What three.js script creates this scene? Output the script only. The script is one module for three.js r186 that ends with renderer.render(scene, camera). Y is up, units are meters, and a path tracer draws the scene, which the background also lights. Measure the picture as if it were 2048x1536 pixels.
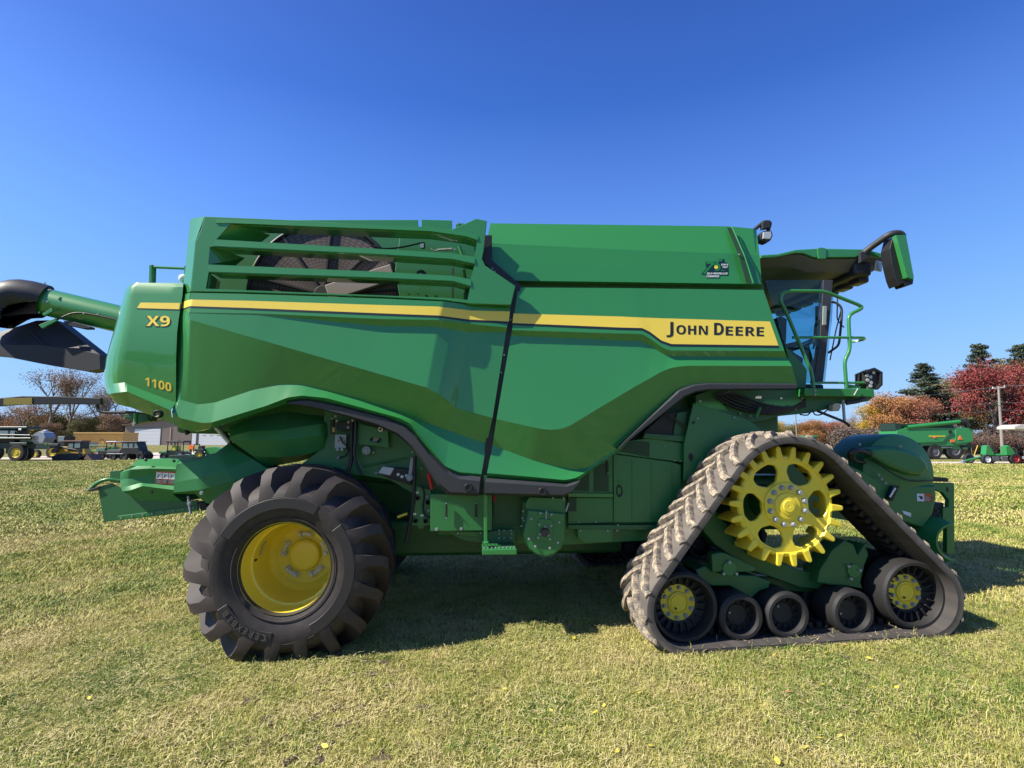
import * as THREE from 'three';
import { mergeGeometries, toCreasedNormals, mergeVertices } from 'three/addons/utils/BufferGeometryUtils.js';
import { RoundedBoxGeometry } from 'three/addons/geometries/RoundedBoxGeometry.js';
import { FontLoader } from 'three/addons/loaders/FontLoader.js';
import { TextGeometry } from 'three/addons/geometries/TextGeometry.js';
import { createNoise2D, createNoise3D } from 'simplex-noise';

// ---------------------------------------------------------------- camera, sky, sun, exposure
const scene = new THREE.Scene();
const F = 1086, EYE = 1.85, PSI = 4.5 * Math.PI / 180, PIT = Math.atan(118 / F);
const camera = new THREE.PerspectiveCamera(2 * Math.atan(768 / F) * 180 / Math.PI, 4 / 3, 0.05, 2000);
const CAM = new THREE.Vector3(0, EYE, 0);
const FWD = new THREE.Vector3(Math.sin(PSI) * Math.cos(PIT), Math.sin(PIT), -Math.cos(PSI) * Math.cos(PIT));
const RGT = new THREE.Vector3(Math.cos(PSI), 0, Math.sin(PSI));
const UPV = new THREE.Vector3().crossVectors(RGT, FWD);
camera.position.copy(CAM); camera.up.set(0, 1, 0); camera.lookAt(CAM.clone().add(FWD));
scene.add(camera);

const SUN = new THREE.Vector3(-1, 1.0, 0.09).normalize();
function lerp(a, b, t) { return a + (b - a) * t; }
function clamp(v, a, b) { return v < a ? a : v > b ? b : v; }
function sstep(a, b, v) { const t = clamp((v - a) / (b - a), 0, 1); return t * t * (3 - 2 * t); }
{
  const W = 512, Hh = 256, data = new Float32Array(W * Hh * 4);
  const stops = [[-90, .12, .115, .06], [-3, .22, .24, .22], [0, .25, .37, .53], [4, .195, .335, .535], [10, .138, .285, .53], [17, .095, .222, .52], [24, .063, .160, .475], [33, .028, .092, .345], [42, .022, .066, .27], [60, .018, .052, .225], [90, .015, .045, .20]];
  for (let j = 0; j < Hh; j++) {
    const el = (j + .5) / Hh * 180 - 90;
    let k = 0; while (k < stops.length - 2 && el > stops[k + 1][0]) k++;
    const t = clamp((el - stops[k][0]) / (stops[k + 1][0] - stops[k][0]), 0, 1);
    for (let i = 0; i < W; i++) {
      const az = (i + .5) / W * Math.PI * 2 - Math.PI, e = el * Math.PI / 180;
      const d = new THREE.Vector3(Math.cos(e) * Math.cos(az), Math.sin(e), Math.cos(e) * Math.sin(az));
      const c = Math.max(0, d.dot(SUN)), g = el > 0 ? .15 * Math.pow(c, 8) + .06 * Math.pow(c, 4) : 0, ph = el > 0 ? 1 + .75 * d.dot(SUN) ** 2 : 1;   // brighter towards the sun and opposite to it
      const o = (j * W + i) * 4;
      data[o] = (lerp(stops[k][1], stops[k + 1][1], t) * ph + g * .8) * 1;
      data[o + 1] = (lerp(stops[k][2], stops[k + 1][2], t) * ph + g * .75) * 1;
      data[o + 2] = (lerp(stops[k][3], stops[k + 1][3], t) * ph + g * .5) * 1;
      data[o + 3] = 1;
    }
  }
  const t = new THREE.DataTexture(data, W, Hh, THREE.RGBAFormat, THREE.FloatType);
  t.mapping = THREE.EquirectangularReflectionMapping; t.magFilter = THREE.LinearFilter; t.minFilter = THREE.LinearFilter; t.needsUpdate = true;
  scene.background = t; scene.environment = t;
}
const sun = new THREE.DirectionalLight(new THREE.Color(1, .93, .81), 4.9);
sun.position.copy(SUN).multiplyScalar(60); sun.target.position.set(0, 0, -7); scene.add(sun, sun.target);
sun.castShadow = true; sun.shadow.mapSize.set(4096, 4096);
Object.assign(sun.shadow.camera, { left: -90, right: 90, top: 90, bottom: -90, near: 1, far: 260 });
const renderer = new THREE.WebGLRenderer({ antialias: true });
renderer.toneMapping = THREE.LinearToneMapping; renderer.toneMappingExposure = 1.75; renderer.shadowMap.enabled = true;

// ---------------------------------------------------------------- helpers
let _seed = 12345;
function srand(s) { _seed = s >>> 0; }
function rnd() { _seed = (_seed + 0x6D2B79F5) >>> 0; let t = _seed; t = Math.imul(t ^ (t >>> 15), t | 1); t ^= t + Math.imul(t ^ (t >>> 7), t | 61); return ((t ^ (t >>> 14)) >>> 0) / 4294967296; }
function rr(a, b) { return a + (b - a) * rnd(); }
const n2 = createNoise2D(() => rnd()), n3 = createNoise3D(() => rnd());
const V = (x, y, z) => new THREE.Vector3(x, y, z);
function dirOf(px, py) { return FWD.clone().multiplyScalar(F).addScaledVector(RGT, px - 1024).addScaledVector(UPV, 768 - py); }
function P(px, py, z) { const d = dirOf(px, py); return CAM.clone().addScaledVector(d, z / d.z); }   // photo pixel on the plane z
function A(px, py, D) { return CAM.clone().addScaledVector(dirOf(px, py), D / F); }                   // photo pixel at a distance D
function gy(x, z) {                                                                                  // height of the terrain
  const near = clamp(.021 * (x + 1.6) + Math.max(0, x - 1.75) * .013, -.06, .2), d = Math.hypot(x - .5, z + 5);
  const yard = 1.25 * sstep(78, 98, -z * .86 - x * .5) * sstep(5, -10, x);   // gravel bank rising to the shed
  return lerp(near, .17, sstep(10, 45, d)) + yard;
}
function onGround(px, D) { const p = A(px, 886, D); p.y = gy(p.x, p.z); return p; }
const taken = {};
function numbered(n) { taken[n] = (taken[n] || 0) + 1; return taken[n] === 1 ? n : n + '_' + String(taken[n] - 1).padStart(3, '0'); }
function shade(m) { m.castShadow = true; m.receiveShadow = true; return m; }
const WP = new WeakMap();
const wp = o => WP.get(o) || V(0, 0, 0);
function thing(name, label, category, pos = V(0, 0, 0), turn = 0, group) {
  const o = new THREE.Group(); o.name = numbered(name); o.position.copy(pos); o.rotation.y = turn; scene.add(o);
  o.userData = { label, category }; if (group) o.userData.group = group;
  WP.set(o, pos.clone()); return o;
}
// geometry in world coordinates (pos undefined) or around pos (then the mesh stands at pos)
function mk(parent, name, geo, mat, pos) {
  const w = wp(parent); let m;
  if (pos) { m = new THREE.Mesh(geo, mat); m.position.copy(pos).sub(w); WP.set(m, pos.clone()); }
  else { geo.translate(-w.x, -w.y, -w.z); m = new THREE.Mesh(geo, mat); WP.set(m, w.clone()); }
  m.name = name; parent.add(shade(m)); return m;
}
// local part: geometry already in the parent's own axes
function lp(parent, name, geo, mat, x, y, z) { const m = new THREE.Mesh(geo, mat); m.name = name; if (x !== undefined) m.position.set(x, y, z); parent.add(shade(m)); return m; }
function tag(o, label, category, group) { o.userData.label = label; o.userData.category = category; if (group) o.userData.group = group; return o; }
function struct(name, geo, mat) { const m = new THREE.Mesh(geo, mat); m.name = name; m.userData.kind = 'structure'; scene.add(shade(m)); return m; }
function extGeo(pts, z, depth, o = {}) {
  const s = new THREE.Shape(pts.map(p => { const q = P(p[0], p[1], z); return new THREE.Vector2(q.x, q.y); }));
  for (const h of o.holes || []) s.holes.push(new THREE.Path(h.map(p => { const q = P(p[0], p[1], z); return new THREE.Vector2(q.x, q.y); })));
  const b = o.bevel === undefined ? .005 : o.bevel;
  const g = new THREE.ExtrudeGeometry(s, { depth: Math.max(.001, depth - 2 * b), bevelEnabled: b > 0, bevelThickness: b, bevelSize: b, bevelOffset: -b, bevelSegments: o.seg || 2, curveSegments: 8 });
  g.translate(0, 0, z - depth + b); return g;
}
function ext(parent, name, pts, z, depth, mat, o) { return mk(parent, name, extGeo(pts, z, depth, o), mat); }
function curveOf(pts, round = .05) {
  const c = new THREE.CurvePath(); let prev = pts[0];
  for (let i = 1; i < pts.length; i++) {
    if (i < pts.length - 1) {
      const a = pts[i].clone().sub(pts[i - 1]), b = pts[i + 1].clone().sub(pts[i]);
      const ra = Math.min(round, a.length() * .48), rb = Math.min(round, b.length() * .48);
      const p0 = pts[i].clone().addScaledVector(a.normalize(), -ra), p1 = pts[i].clone().addScaledVector(b.normalize(), rb);
      c.add(new THREE.LineCurve3(prev, p0)); c.add(new THREE.QuadraticBezierCurve3(p0, pts[i], p1)); prev = p1;
    } else c.add(new THREE.LineCurve3(prev, pts[i]));
  }
  return c;
}
function tubeGeo(pts, r, o = {}) { return new THREE.TubeGeometry(o.smooth ? new THREE.CatmullRomCurve3(pts) : curveOf(pts, o.round || .05), o.n || pts.length * 10, r, o.k || 10, false); }
function tube(parent, name, pts, r, mat, o) { return mk(parent, name, tubeGeo(pts.map(p => P(p[0], p[1], p[2])), r, o), mat); }
function lathe(prof, n = 48) { const g = new THREE.LatheGeometry(prof.map(p => new THREE.Vector2(Math.max(p[0], 1e-4), p[1])), n); g.rotateX(Math.PI / 2); return toCreasedNormals(g, .5); }
function cylZ(r, d, n = 24, bev = .12) { const b = Math.min(r, d) * bev; return lathe([[0, 0], [r - b, 0], [r, -b], [r, -d], [0, -d]], n); }
function mPerPx(px, py, z) { return P(px + 1, py, z).distanceTo(P(px, py, z)); }
function boxGeo(x0, x1, y0, y1, z0, z1, r = .01) { const g = new RoundedBoxGeometry(x1 - x0, y1 - y0, z1 - z0, 2, Math.min(r, (x1 - x0) * .45, (y1 - y0) * .45, (z1 - z0) * .45)); g.translate((x0 + x1) / 2, (y0 + y1) / 2, (z0 + z1) / 2); return g; }
// loft between rows of [px, py, z] points; every strip between two rows keeps its own crease
function rowGeos(rows, o = {}) {
  const us = new Set([0, 1]);
  const R = rows.map(r => { const a = r[0][0], b = r[r.length - 1][0]; const u = r.map(p => (p[0] - a) / (b - a)); u.forEach(v => us.add(Math.round(v * 1e4) / 1e4)); return { r, u }; });
  for (let i = 1; i < (o.n || 40); i++) us.add(Math.round(i / (o.n || 40) * 1e4) / 1e4);
  const U = [...us].sort((a, b) => a - b).filter((v, i, s) => !i || v - s[i - 1] > .0008);
  U[U.length - 1] = 1;
  const at = (q, u) => {
    let k = 0; while (k < q.u.length - 2 && u > q.u[k + 1]) k++;
    const t = clamp((u - q.u[k]) / (q.u[k + 1] - q.u[k]), 0, 1), a = q.r[k], b = q.r[k + 1];
    return P(lerp(a[0], b[0], t), lerp(a[1], b[1], t), lerp(a[2], b[2], t));
  };
  const grid = R.map(q => U.map(u => at(q, u)));
  if (o.round) for (let k = 0; k < o.round; k++) for (const g of grid) { const c = g.map(p => p.clone()); for (let i = 1; i < g.length - 1; i++) if (!o.keep || !o.keep(U[i])) g[i].lerp(c[i - 1].clone().add(c[i + 1]).multiplyScalar(.5), .4); }
  return grid;
}
function stripGeo(a, b, crease = .35) {
  const pos = [];
  for (let i = 0; i < a.length - 1; i++) {
    const q = [a[i], b[i], a[i + 1], a[i + 1], b[i], b[i + 1]];
    for (const v of q) pos.push(v.x, v.y, v.z);
  }
  const g = new THREE.BufferGeometry(); g.setAttribute('position', new THREE.Float32BufferAttribute(pos, 3));
  return toCreasedNormals(g, crease);
}
// sheet with a folded edge going back by `lip`
function sheetGeo(rows, o = {}) {
  const grid = rowGeos(rows, o), out = [];
  // a small rounded edge at every crease
  for (let k = 0; k < grid.length - 1; k++) {
    const a = grid[k], b = grid[k + 1], e = o.edge === undefined ? .06 : o.edge;
    out.push(stripGeo(a, b, o.crease));
  }
  const lip = o.lip === undefined ? .05 : o.lip;
  if (lip) {
    const back = l => l.map(p => p.clone().add(V(0, 0, -lip)));
    const top = grid[0], bot = grid[grid.length - 1], L = grid.map(g => g[0]), Rt = grid.map(g => g[g.length - 1]);
    out.push(stripGeo(back(top), top), stripGeo(bot, back(bot)), stripGeo(L, back(L)), stripGeo(back(Rt), Rt));
  }
  return mergeGeometries(out.map(g => { for (const k of Object.keys(g.attributes)) if (k !== 'position' && k !== 'normal') g.deleteAttribute(k); return g; }));
}
function quadGeo(c) {  // c: four world points, counter-clockwise from lower left
  const g = new THREE.BufferGeometry();
  g.setAttribute('position', new THREE.Float32BufferAttribute(c.flatMap(p => [p.x, p.y, p.z]), 3));
  g.setAttribute('uv', new THREE.Float32BufferAttribute([0, 0, 1, 0, 1, 1, 0, 1], 2)); g.setIndex([0, 1, 2, 0, 2, 3]); g.computeVertexNormals(); return g;
}
function canvasTex(w, h, draw, srgb = true) {
  const c = document.createElement('canvas'); c.width = w; c.height = h; draw(c.getContext('2d'), w, h);
  const t = new THREE.CanvasTexture(c); if (srgb) t.colorSpace = THREE.SRGBColorSpace; t.magFilter = THREE.LinearFilter; return t;
}
function noiseTex(w, fn, o = {}) {   // tileable when fn is
  const d = new Uint8Array(w * w * 4);
  for (let j = 0; j < w; j++) for (let i = 0; i < w; i++) { const c = fn(i / w, j / w); const k = (j * w + i) * 4; d[k] = clamp(c[0], 0, 255); d[k + 1] = clamp(c[1], 0, 255); d[k + 2] = clamp(c[2], 0, 255); d[k + 3] = 255; }
  const t = new THREE.DataTexture(d, w, w); t.wrapS = t.wrapT = THREE.RepeatWrapping; t.magFilter = THREE.LinearFilter; t.minFilter = THREE.LinearMipmapLinearFilter; t.generateMipmaps = true;
  if (o.srgb) t.colorSpace = THREE.SRGBColorSpace; t.needsUpdate = true; return t;
}
function tileN(n, u, v, f) { const a = u * Math.PI * 2, b = v * Math.PI * 2, r = f / 6.28; return (n(Math.cos(a) * r + 3, Math.sin(a) * r + 7, Math.cos(b) * r * 1.13) + n(Math.sin(b) * r + 11, Math.cos(a) * r, Math.sin(a) * r + 5)) * .5; }
const C = (r, g, b) => new THREE.Color().setRGB(r, g, b);
const S = h => new THREE.Color(h);

// ---------------------------------------------------------------- materials
const M = {};
const std = (c, rough, o = {}) => new THREE.MeshPhysicalMaterial({ color: c, roughness: rough, side: THREE.DoubleSide, ...o });
const dustRough = noiseTex(256, (u, v) => { const n = tileN(n3, u, v, 5) * .5 + tileN(n3, u + .3, v, 17) * .3; const k = 150 + n * 80; return [k, k, k]; });
M.green = std(C(.030, .215, .050), .42, { clearcoat: 1, clearcoatRoughness: .035, specularIntensity: .6 });
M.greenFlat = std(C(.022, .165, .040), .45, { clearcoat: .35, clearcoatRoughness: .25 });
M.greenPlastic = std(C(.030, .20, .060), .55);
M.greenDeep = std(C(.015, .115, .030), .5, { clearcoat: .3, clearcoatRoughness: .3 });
M.yellow = std(C(.84, .66, .045), .45, { clearcoat: .5, clearcoatRoughness: .2 });
M.decal = std(C(.80, .60, .075), .38);
M.ink = std(C(.013, .016, .02), .4);
M.trim = std(C(.028, .030, .034), .55);
M.black = std(C(.012, .012, .013), .5);
M.dark = std(C(.02, .022, .022), .65);
M.rubber = std(C(.022, .021, .021), .6);
M.rubberDusty = std(C(1, 1, 1), .85, { vertexColors: true });
M.steel = std(C(.5, .5, .5), .35, { metalness: .9 });
M.zinc = std(C(.33, .35, .36), .5, { metalness: .35 });
M.white = std(C(.75, .75, .74), .5);
M.orange = std(C(.75, .18, .03), .5);
M.red = std(C(.5, .02, .02), .45);
M.glass = new THREE.MeshPhysicalMaterial({ color: C(.36, .64, .72), roughness: .03, transmission: 1, thickness: 0, side: THREE.DoubleSide });
M.glassDark = std(C(.02, .025, .03), .06);
M.lens = std(C(.55, .56, .55), .18, { metalness: .3 });
M.chrome = std(C(.75, .75, .76), .1, { metalness: 1 });
// ---------------------------------------------------------------- terrain
const grassTex = noiseTex(1024, (u, v) => {
  const a = tileN(n3, u, v, 9), b = tileN(n3, u + .5, v, 40), c = tileN(n3, u, v + .4, 130), d = rnd();
  const t = .5 + a * .28 + b * .34 + c * .35 + (d - .5) * .35;
  return [lerp(80, 212, t), lerp(82, 198, t), lerp(30, 108, t)].map((k, i) => k * (i === 0 ? 1 : 1) * (.72 + .28 * d));
}, { srgb: true });
const grassBump = noiseTex(512, (u, v) => { const k = 128 + 60 * tileN(n3, u, v, 60) + 70 * (rnd() - .5); return [k, k, k]; });
function patch(x, z) { return .5 + .30 * n2(x * .13, z * .13) + .36 * n2(x * .5 + 9, z * .5) + .32 * n2(x * 1.7, z * 1.7 + 4); }
{
  const xs = [], zs = [];
  for (let i = -60; i <= 60; i++) { const t = i / 60; xs.push(Math.sign(t) * (Math.abs(t) * 14 + Math.pow(Math.abs(t), 4) * 420)); }
  for (let i = -60; i <= 60; i++) { const t = i / 60; zs.push(-7 + Math.sign(t) * (Math.abs(t) * 16 + Math.pow(Math.abs(t), 4) * 420)); }
  const pos = [], uv = [], idx = [];
  for (const z of zs) for (const x of xs) {
    pos.push(x, gy(x, z), z); uv.push(x / 2.3, z / 2.3);
  }
  const n = xs.length;
  for (let j = 0; j < n - 1; j++) for (let i = 0; i < n - 1; i++) { const a = j * n + i; idx.push(a, a + n, a + 1, a + 1, a + n, a + n + 1); }
  const g = new THREE.BufferGeometry(); g.setAttribute('position', new THREE.Float32BufferAttribute(pos, 3)); g.setAttribute('uv', new THREE.Float32BufferAttribute(uv, 2)); g.setIndex(idx); g.computeVertexNormals();
  struct('ground', g, new THREE.MeshStandardMaterial({ map: grassTex, bumpMap: grassBump, bumpScale: .02, roughness: .95, color: C(.76, .79, .66) }));
}
// flat strip of ground laid along a line of [x, z] points
function strip(name, a, b, mat, lift) {
  const pos = [], uv = [], idx = [];
  for (let i = 0; i < a.length; i++) for (const p of [a[i], b[i]]) { pos.push(p[0], gy(p[0], p[1]) + lift, p[1]); uv.push(p[0] / 4, p[1] / 4); }
  for (let i = 0; i < a.length - 1; i++) { const k = i * 2; idx.push(k, k + 1, k + 2, k + 2, k + 1, k + 3); }
  const g = new THREE.BufferGeometry(); g.setAttribute('position', new THREE.Float32BufferAttribute(pos, 3)); g.setAttribute('uv', new THREE.Float32BufferAttribute(uv, 2)); g.setIndex(idx); g.computeVertexNormals();
  const nn = g.attributes.normal; if (nn.getY(0) < 0) { g.setIndex(idx.reverse()); g.computeVertexNormals(); }
  return struct(name, g, mat);
}
const gravelTex = noiseTex(512, (u, v) => { const k = 205 + 24 * tileN(n3, u, v, 10) + 30 * tileN(n3, u, v + .2, 60) + 46 * (rnd() - .5); return [k * 1.0, k * .93, k * .86]; }, { srgb: true });
const gravelMat = new THREE.MeshStandardMaterial({ map: gravelTex, roughness: .95, color: C(.85, .85, .85) });
const roadMat = new THREE.MeshStandardMaterial({ map: gravelTex, roughness: .9, color: C(.62, .62, .64) });
// ---------------------------------------------------------------- the combine harvester
const font = await new FontLoader().loadAsync('fonts/droid/droid_sans_bold.typeface.json');
const CB = V(.6, gy(.6, -6.7), -6.7);
const combine = thing('combine_harvester', 'large green combine harvester with rubber tracks in front and yellow stripe along its side', 'combine harvester', CB);
// text laid out in photo pixels on the plane z: origin (x0, y0), size in px, slope of the baseline in px/px, horizontal stretch
function textPx(parent, name, str, x0, y0, size, z, mat, o = {}) {
  const g = new TextGeometry(str, { font, size: 1, depth: .001, curveSegments: 5, bevelEnabled: false });
  const p = g.attributes.position, sx = o.stretch || 1, sl = o.slope || 0, d = o.depth || .0015;
  for (let i = 0; i < p.count; i++) { const u = p.getX(i) * size * sx + (o.slant || 0) * p.getY(i) * size, v = p.getY(i) * size, w = p.getZ(i) > .0005 ? d : 0; const q = (o.on || P)(x0 + u, y0 - v + sl * u, z); p.setXYZ(i, q.x, q.y, q.z + w); }
  g.computeVertexNormals(); return mk(parent, name, g, mat);
}
function bolt(parent, px, py, z, r_, mat = M.zinc, h = .012, name = 'bolt') { const r = r_ * .82, key = r.toFixed(4) + '/' + h; bolt.c = bolt.c || {}; const g = bolt.c[key] || (bolt.c[key] = (() => { const a = new THREE.CylinderGeometry(r, r, h, 6); a.rotateX(Math.PI / 2); const w = new THREE.CylinderGeometry(r * 1.35, r * 1.35, h * .3, 14); w.rotateX(Math.PI / 2); w.translate(0, 0, -h * .5); return mergeGeometries([a, w]); })()); return mk(parent, name, g, mat, P(px, py, z).add(V(0, 0, h / 2))); }

// the side skin sits a little behind the tyre and the track; the rear part stands proud of the front part
const dR = r => r.map(p => [p[0], p[1], p[2] < -7 ? p[2] : p[2] - .20 + .06 * clamp((p[0] - 865) / 50, 0, 1)]), dF = r => r.map(p => [p[0], p[1], p[2] - .135]);
// where the photo ray through a pixel meets a panel, lifted off it by d
const caster = new THREE.Raycaster();
function onPanel(mesh, d) { scene.updateMatrixWorld(true); return (px, py, z) => { const dir = dirOf(px, py).normalize(); caster.set(CAM, dir); const h = caster.intersectObject(mesh, false)[0]; return h ? h.point.addScaledVector(dir, -d / -dir.z) : P(px, py, z); }; }
// --- rear cap with the model number
const capRows = [
  [[262, 566, -8.0], [276, 565.5, -8.0], [366, 566, -8.0]],
  [[262, 566, -5.12], [276, 565.5, -4.99], [366, 566, -4.97]],
  [[251, 576, -5.14], [268, 574, -4.97], [366, 574, -4.94]],
  [[246, 590, -5.15], [264, 590, -4.965], [365, 590, -4.93]],
  [[234, 637, -5.15], [258, 636, -4.945], [357, 640, -4.915]],
  [[224, 673, -5.15], [254, 670, -4.932], [354, 666, -4.902]],
  [[212, 717, -5.15], [249, 712, -4.937], [352, 717, -4.907]],
  [[207.5, 752, -5.15], [246.6, 750, -4.952], [352, 770, -4.925]],
  [[209, 771, -5.14], [249, 765, -4.962], [280, 778, -4.955], [351.5, 805, -4.945]],
  [[215, 790, -5.10], [254, 783, -4.875], [284, 796, -4.87], [342, 821, -4.87]],
  [[229, 804, -5.15], [262, 815, -5.06], [305, 832, -5.02], [346, 848, -5.0]],
  [[229, 804, -8.0], [262, 815, -8.0], [305, 832, -8.0], [346, 848, -8.0]],
];
const roundEnd = r => { const [e, s] = r; if (e[2] < -7) return r; const o = [e]; for (const t of [.2, .4, .6, .8]) { const a = (1 - t) * Math.PI / 2; o.push([s[0] - (s[0] - e[0]) * Math.sin(a), lerp(e[1], s[1], t), s[2] - (s[2] - e[2]) * (1 - Math.cos(a))]); } return [...o, ...r.slice(1)]; };
const capGeo = (() => {
  const grid = rowGeos(capRows.map(r => roundEnd(dR(r))), { n: 24 }), out = [];
  // roll the left edge round to the back
  for (let k = 1; k < grid.length - 1; k++) { const a = grid[k][0].clone(); grid[k].unshift(a.clone().add(V(.0, 0, -.25)), ); grid[k].unshift(a.clone().add(V(.05, 0, -2.9))); }
  grid[0].unshift(grid[0][0].clone(), grid[0][0].clone()); grid[grid.length - 1].unshift(grid[grid.length - 1][0].clone(), grid[grid.length - 1][0].clone());
  const groups = [[0, 1], [1, 2, 3, 4, 5, 6, 7, 8, 9, 10], [10, 11]];
  for (const gr of groups) { const parts = []; for (let k = 0; k < gr.length - 1; k++) parts.push(stripGeo(grid[gr[k]], grid[gr[k + 1]], .1)); const m = mergeGeometries(parts); m.deleteAttribute('normal'); out.push(toCreasedNormals(m, .42)); }
  return mergeGeometries(out);
})();
const cap = mk(combine, 'rear_cap', capGeo, M.green);
function decalRows(parent, name, rows, mat, n = 20) {
  const on = onPanel(parent, .0025), g = rowGeos(rows, { n }), mid = g[0].map((p, i) => p.clone().lerp(g[1][i], .5)), fix = l => l.map(p => { const v = p.clone().sub(CAM), px = 1024 + F * v.dot(RGT) / v.dot(FWD), py = 768 - F * v.dot(UPV) / v.dot(FWD); return on(px, py, p.z); });
  const [a, m, b] = [g[0], mid, g[1]].map(fix); return mk(parent, name, mergeGeometries([stripGeo(a, m, .6), stripGeo(m, b, .6)]), mat);
}
decalRows(cap, 'stripe', [[[281, 605, -4.935], [360, 606, -4.905]], [[274, 616, -4.93], [358.5, 618.5, -4.90]]], M.decal);
decalRows(cap, 'stripe_line', [[[274, 616, -4.93], [358.5, 618.5, -4.90]], [[273, 618, -4.93], [358, 620.5, -4.90]]], M.ink);
{ const o1 = onPanel(cap, .002), o2 = onPanel(cap, .0042); textPx(cap, 'lettering', 'X9', 290.5, 653.5, 22, -5.1, M.ink, { stretch: 1.45, slope: .01, on: o1 });
textPx(cap, 'lettering', 'X9', 293, 652, 20.5, -5.1, M.decal, { stretch: 1.45, slope: .01, on: o2 });
textPx(cap, 'lettering', '1100', 289, 770.5, 17, -5.1, M.decal, { stretch: 1.05, slope: .24, on: o1 }); }
{ const q = P(318, 828, -5.0); mk(cap, 'socket', lathe([[.012, -.01], [.028, 0], [.034, -.006], [.036, -.05]], 20), M.black, q.add(V(0, 0, .04))); }

// --- rear side panel
const rsRows = [
  [[364, 590, -4.99], [380, 585.5, -4.87], [500, 588, -4.86], [760, 597, -4.86], [889, 603, -4.875], [941, 610, -5.0], [1021, 613, -5.03]],
  [[357, 640, -4.98], [378.5, 625, -4.85], [519, 627, -4.84], [760, 638, -4.835], [877, 640, -4.85], [936, 647, -4.975], [1014, 655, -5.0]],
  [[357, 641, -4.98], [378.5, 626, -4.852], [519, 629, -4.845], [760, 652, -4.875], [877, 654, -4.89], [936, 664, -5.015], [1012, 665, -5.045]],
  [[356, 667, -4.98], [379, 639, -4.845], [853, 775, -4.81], [880, 789, -4.845], [912, 816, -4.975], [985, 836, -4.985]],
  [[352, 805, -4.95], [359, 799, -4.94], [396, 809, -4.94], [430, 805, -4.94], [506, 780, -4.93], [560, 768, -4.93], [600, 768, -4.93], [653, 780, -4.94], [728, 800, -4.95], [800, 824, -4.965], [880, 855, -5.02], [973, 888, -5.07]],
  [[344, 822, -4.90], [360, 836, -4.885], [404, 846, -4.88], [423, 845, -4.88], [531, 812, -4.87], [575, 795, -4.87], [604, 791, -4.87], [653, 796, -4.87], [799, 836, -4.88], [819, 846, -4.88], [849, 880, -4.89], [890, 932, -4.93], [917, 944, -4.97], [963, 948, -5.0]],
  [[347, 849, -4.97], [366, 859, -4.97], [390, 863, -4.97], [415, 858, -4.97], [464, 842, -4.97], [572, 807, -4.96], [592, 802, -4.95], [616, 800, -4.95], [677, 812, -4.95], [775, 837, -4.95], [812, 853, -4.96], [861, 909, -4.975], [898, 943, -5.0], [922, 952, -5.02], [961, 956, -5.04]],
];
const rearPanel = mk(combine, 'rear_side_panel', sheetGeo(rsRows.map(dR), { n: 140, crease: .6, round: 4, keep: u => u < .06 }), M.green);
const sTop_ = [[358.5, 606, -4.985], [380, 599, -4.858], [500, 601.5, -4.852], [760, 610, -4.848], [875, 613, -4.858], [941, 621, -4.988], [1020, 623, -5.015]];
const sBot_ = [[357.5, 620, -4.982], [379.5, 612, -4.853], [500, 616, -4.847], [760, 626.5, -4.842], [877, 631, -4.853], [938, 639, -4.98], [1017.5, 643, -5.008]];
const sLin_ = [[357, 623.5, -4.981], [378.9, 615, -4.852], [500, 619.5, -4.846], [760, 630.5, -4.84], [877, 635, -4.85], [938, 643, -4.978], [1016.7, 647, -5.006]];
const sTop = dR(sTop_), sBot = dR(sBot_), sLin = dR(sLin_);
const pr = (rows, d) => rows.map(p => [p[0], p[1], p[2] + d]);
decalRows(rearPanel, 'stripe', [pr(sTop, .004), pr(sBot, .004)], M.decal, 220);
decalRows(rearPanel, 'stripe_line', [pr(sBot, .004), pr(sLin, .004)], M.ink, 220);

// --- front side panel
const fsRows = [
  [[1036, 575, -5.06], [1240, 576, -5.06], [1527, 580, -5.06]],
  [[1024, 660, -5.01], [1240, 667, -5.0], [1284, 668, -5.0], [1301, 678, -5.0], [1330, 698, -4.99], [1342, 701, -4.99], [1569, 702, -4.99]],
  [[1022, 671, -5.05], [1240, 681, -5.04], [1281, 682, -5.04], [1301, 692, -5.04], [1328, 709, -5.03], [1340, 712, -5.03], [1574, 715, -5.03]],
  [[993, 838, -4.985], [1056, 852.5, -4.965], [1080, 857.5, -4.96], [1103, 860, -4.955], [1121, 858, -4.955], [1139, 852, -4.955], [1180, 827, -4.965], [1225, 800, -4.975], [1267, 775, -4.98], [1313, 749, -4.985], [1328, 741, -4.99], [1342, 736, -4.99], [1358, 733, -4.99], [1377, 731.5, -4.99], [1584, 732, -4.99]],
  [[985, 891, -5.055], [1064, 920, -5.052], [1142, 939, -5.08], [1176, 936, -5.11], [1240, 894, -5.11], [1305, 828, -5.082], [1356, 780, -5.054], [1369, 772.5, -5.05], [1385, 768, -5.045], [1415, 765, -5.04], [1593, 766, -5.037]],
  [[974, 946, -5.0], [1068, 954, -4.985], [1129, 960, -4.98], [1152, 956, -5.01], [1181, 938, -5.10], [1241, 896, -5.105], [1306, 829.5, -5.078], [1357, 781.5, -5.05], [1370, 774, -5.046], [1386, 769.5, -5.041], [1416, 766.5, -5.036], [1593.5, 767.5, -5.033]],
  [[971, 957, -5.06], [1134, 969, -5.05], [1152, 965, -5.06], [1182, 942, -5.14], [1242, 899, -5.14], [1307, 832, -5.11], [1358, 784, -5.09], [1371, 776, -5.085], [1387, 772, -5.08], [1417, 769, -5.08], [1594, 769, -5.075]],
];
const frontPanel = mk(combine, 'front_side_panel', sheetGeo(fsRows.map(dF), { n: 140, crease: 1.1, round: 6 }), M.green);
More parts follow.
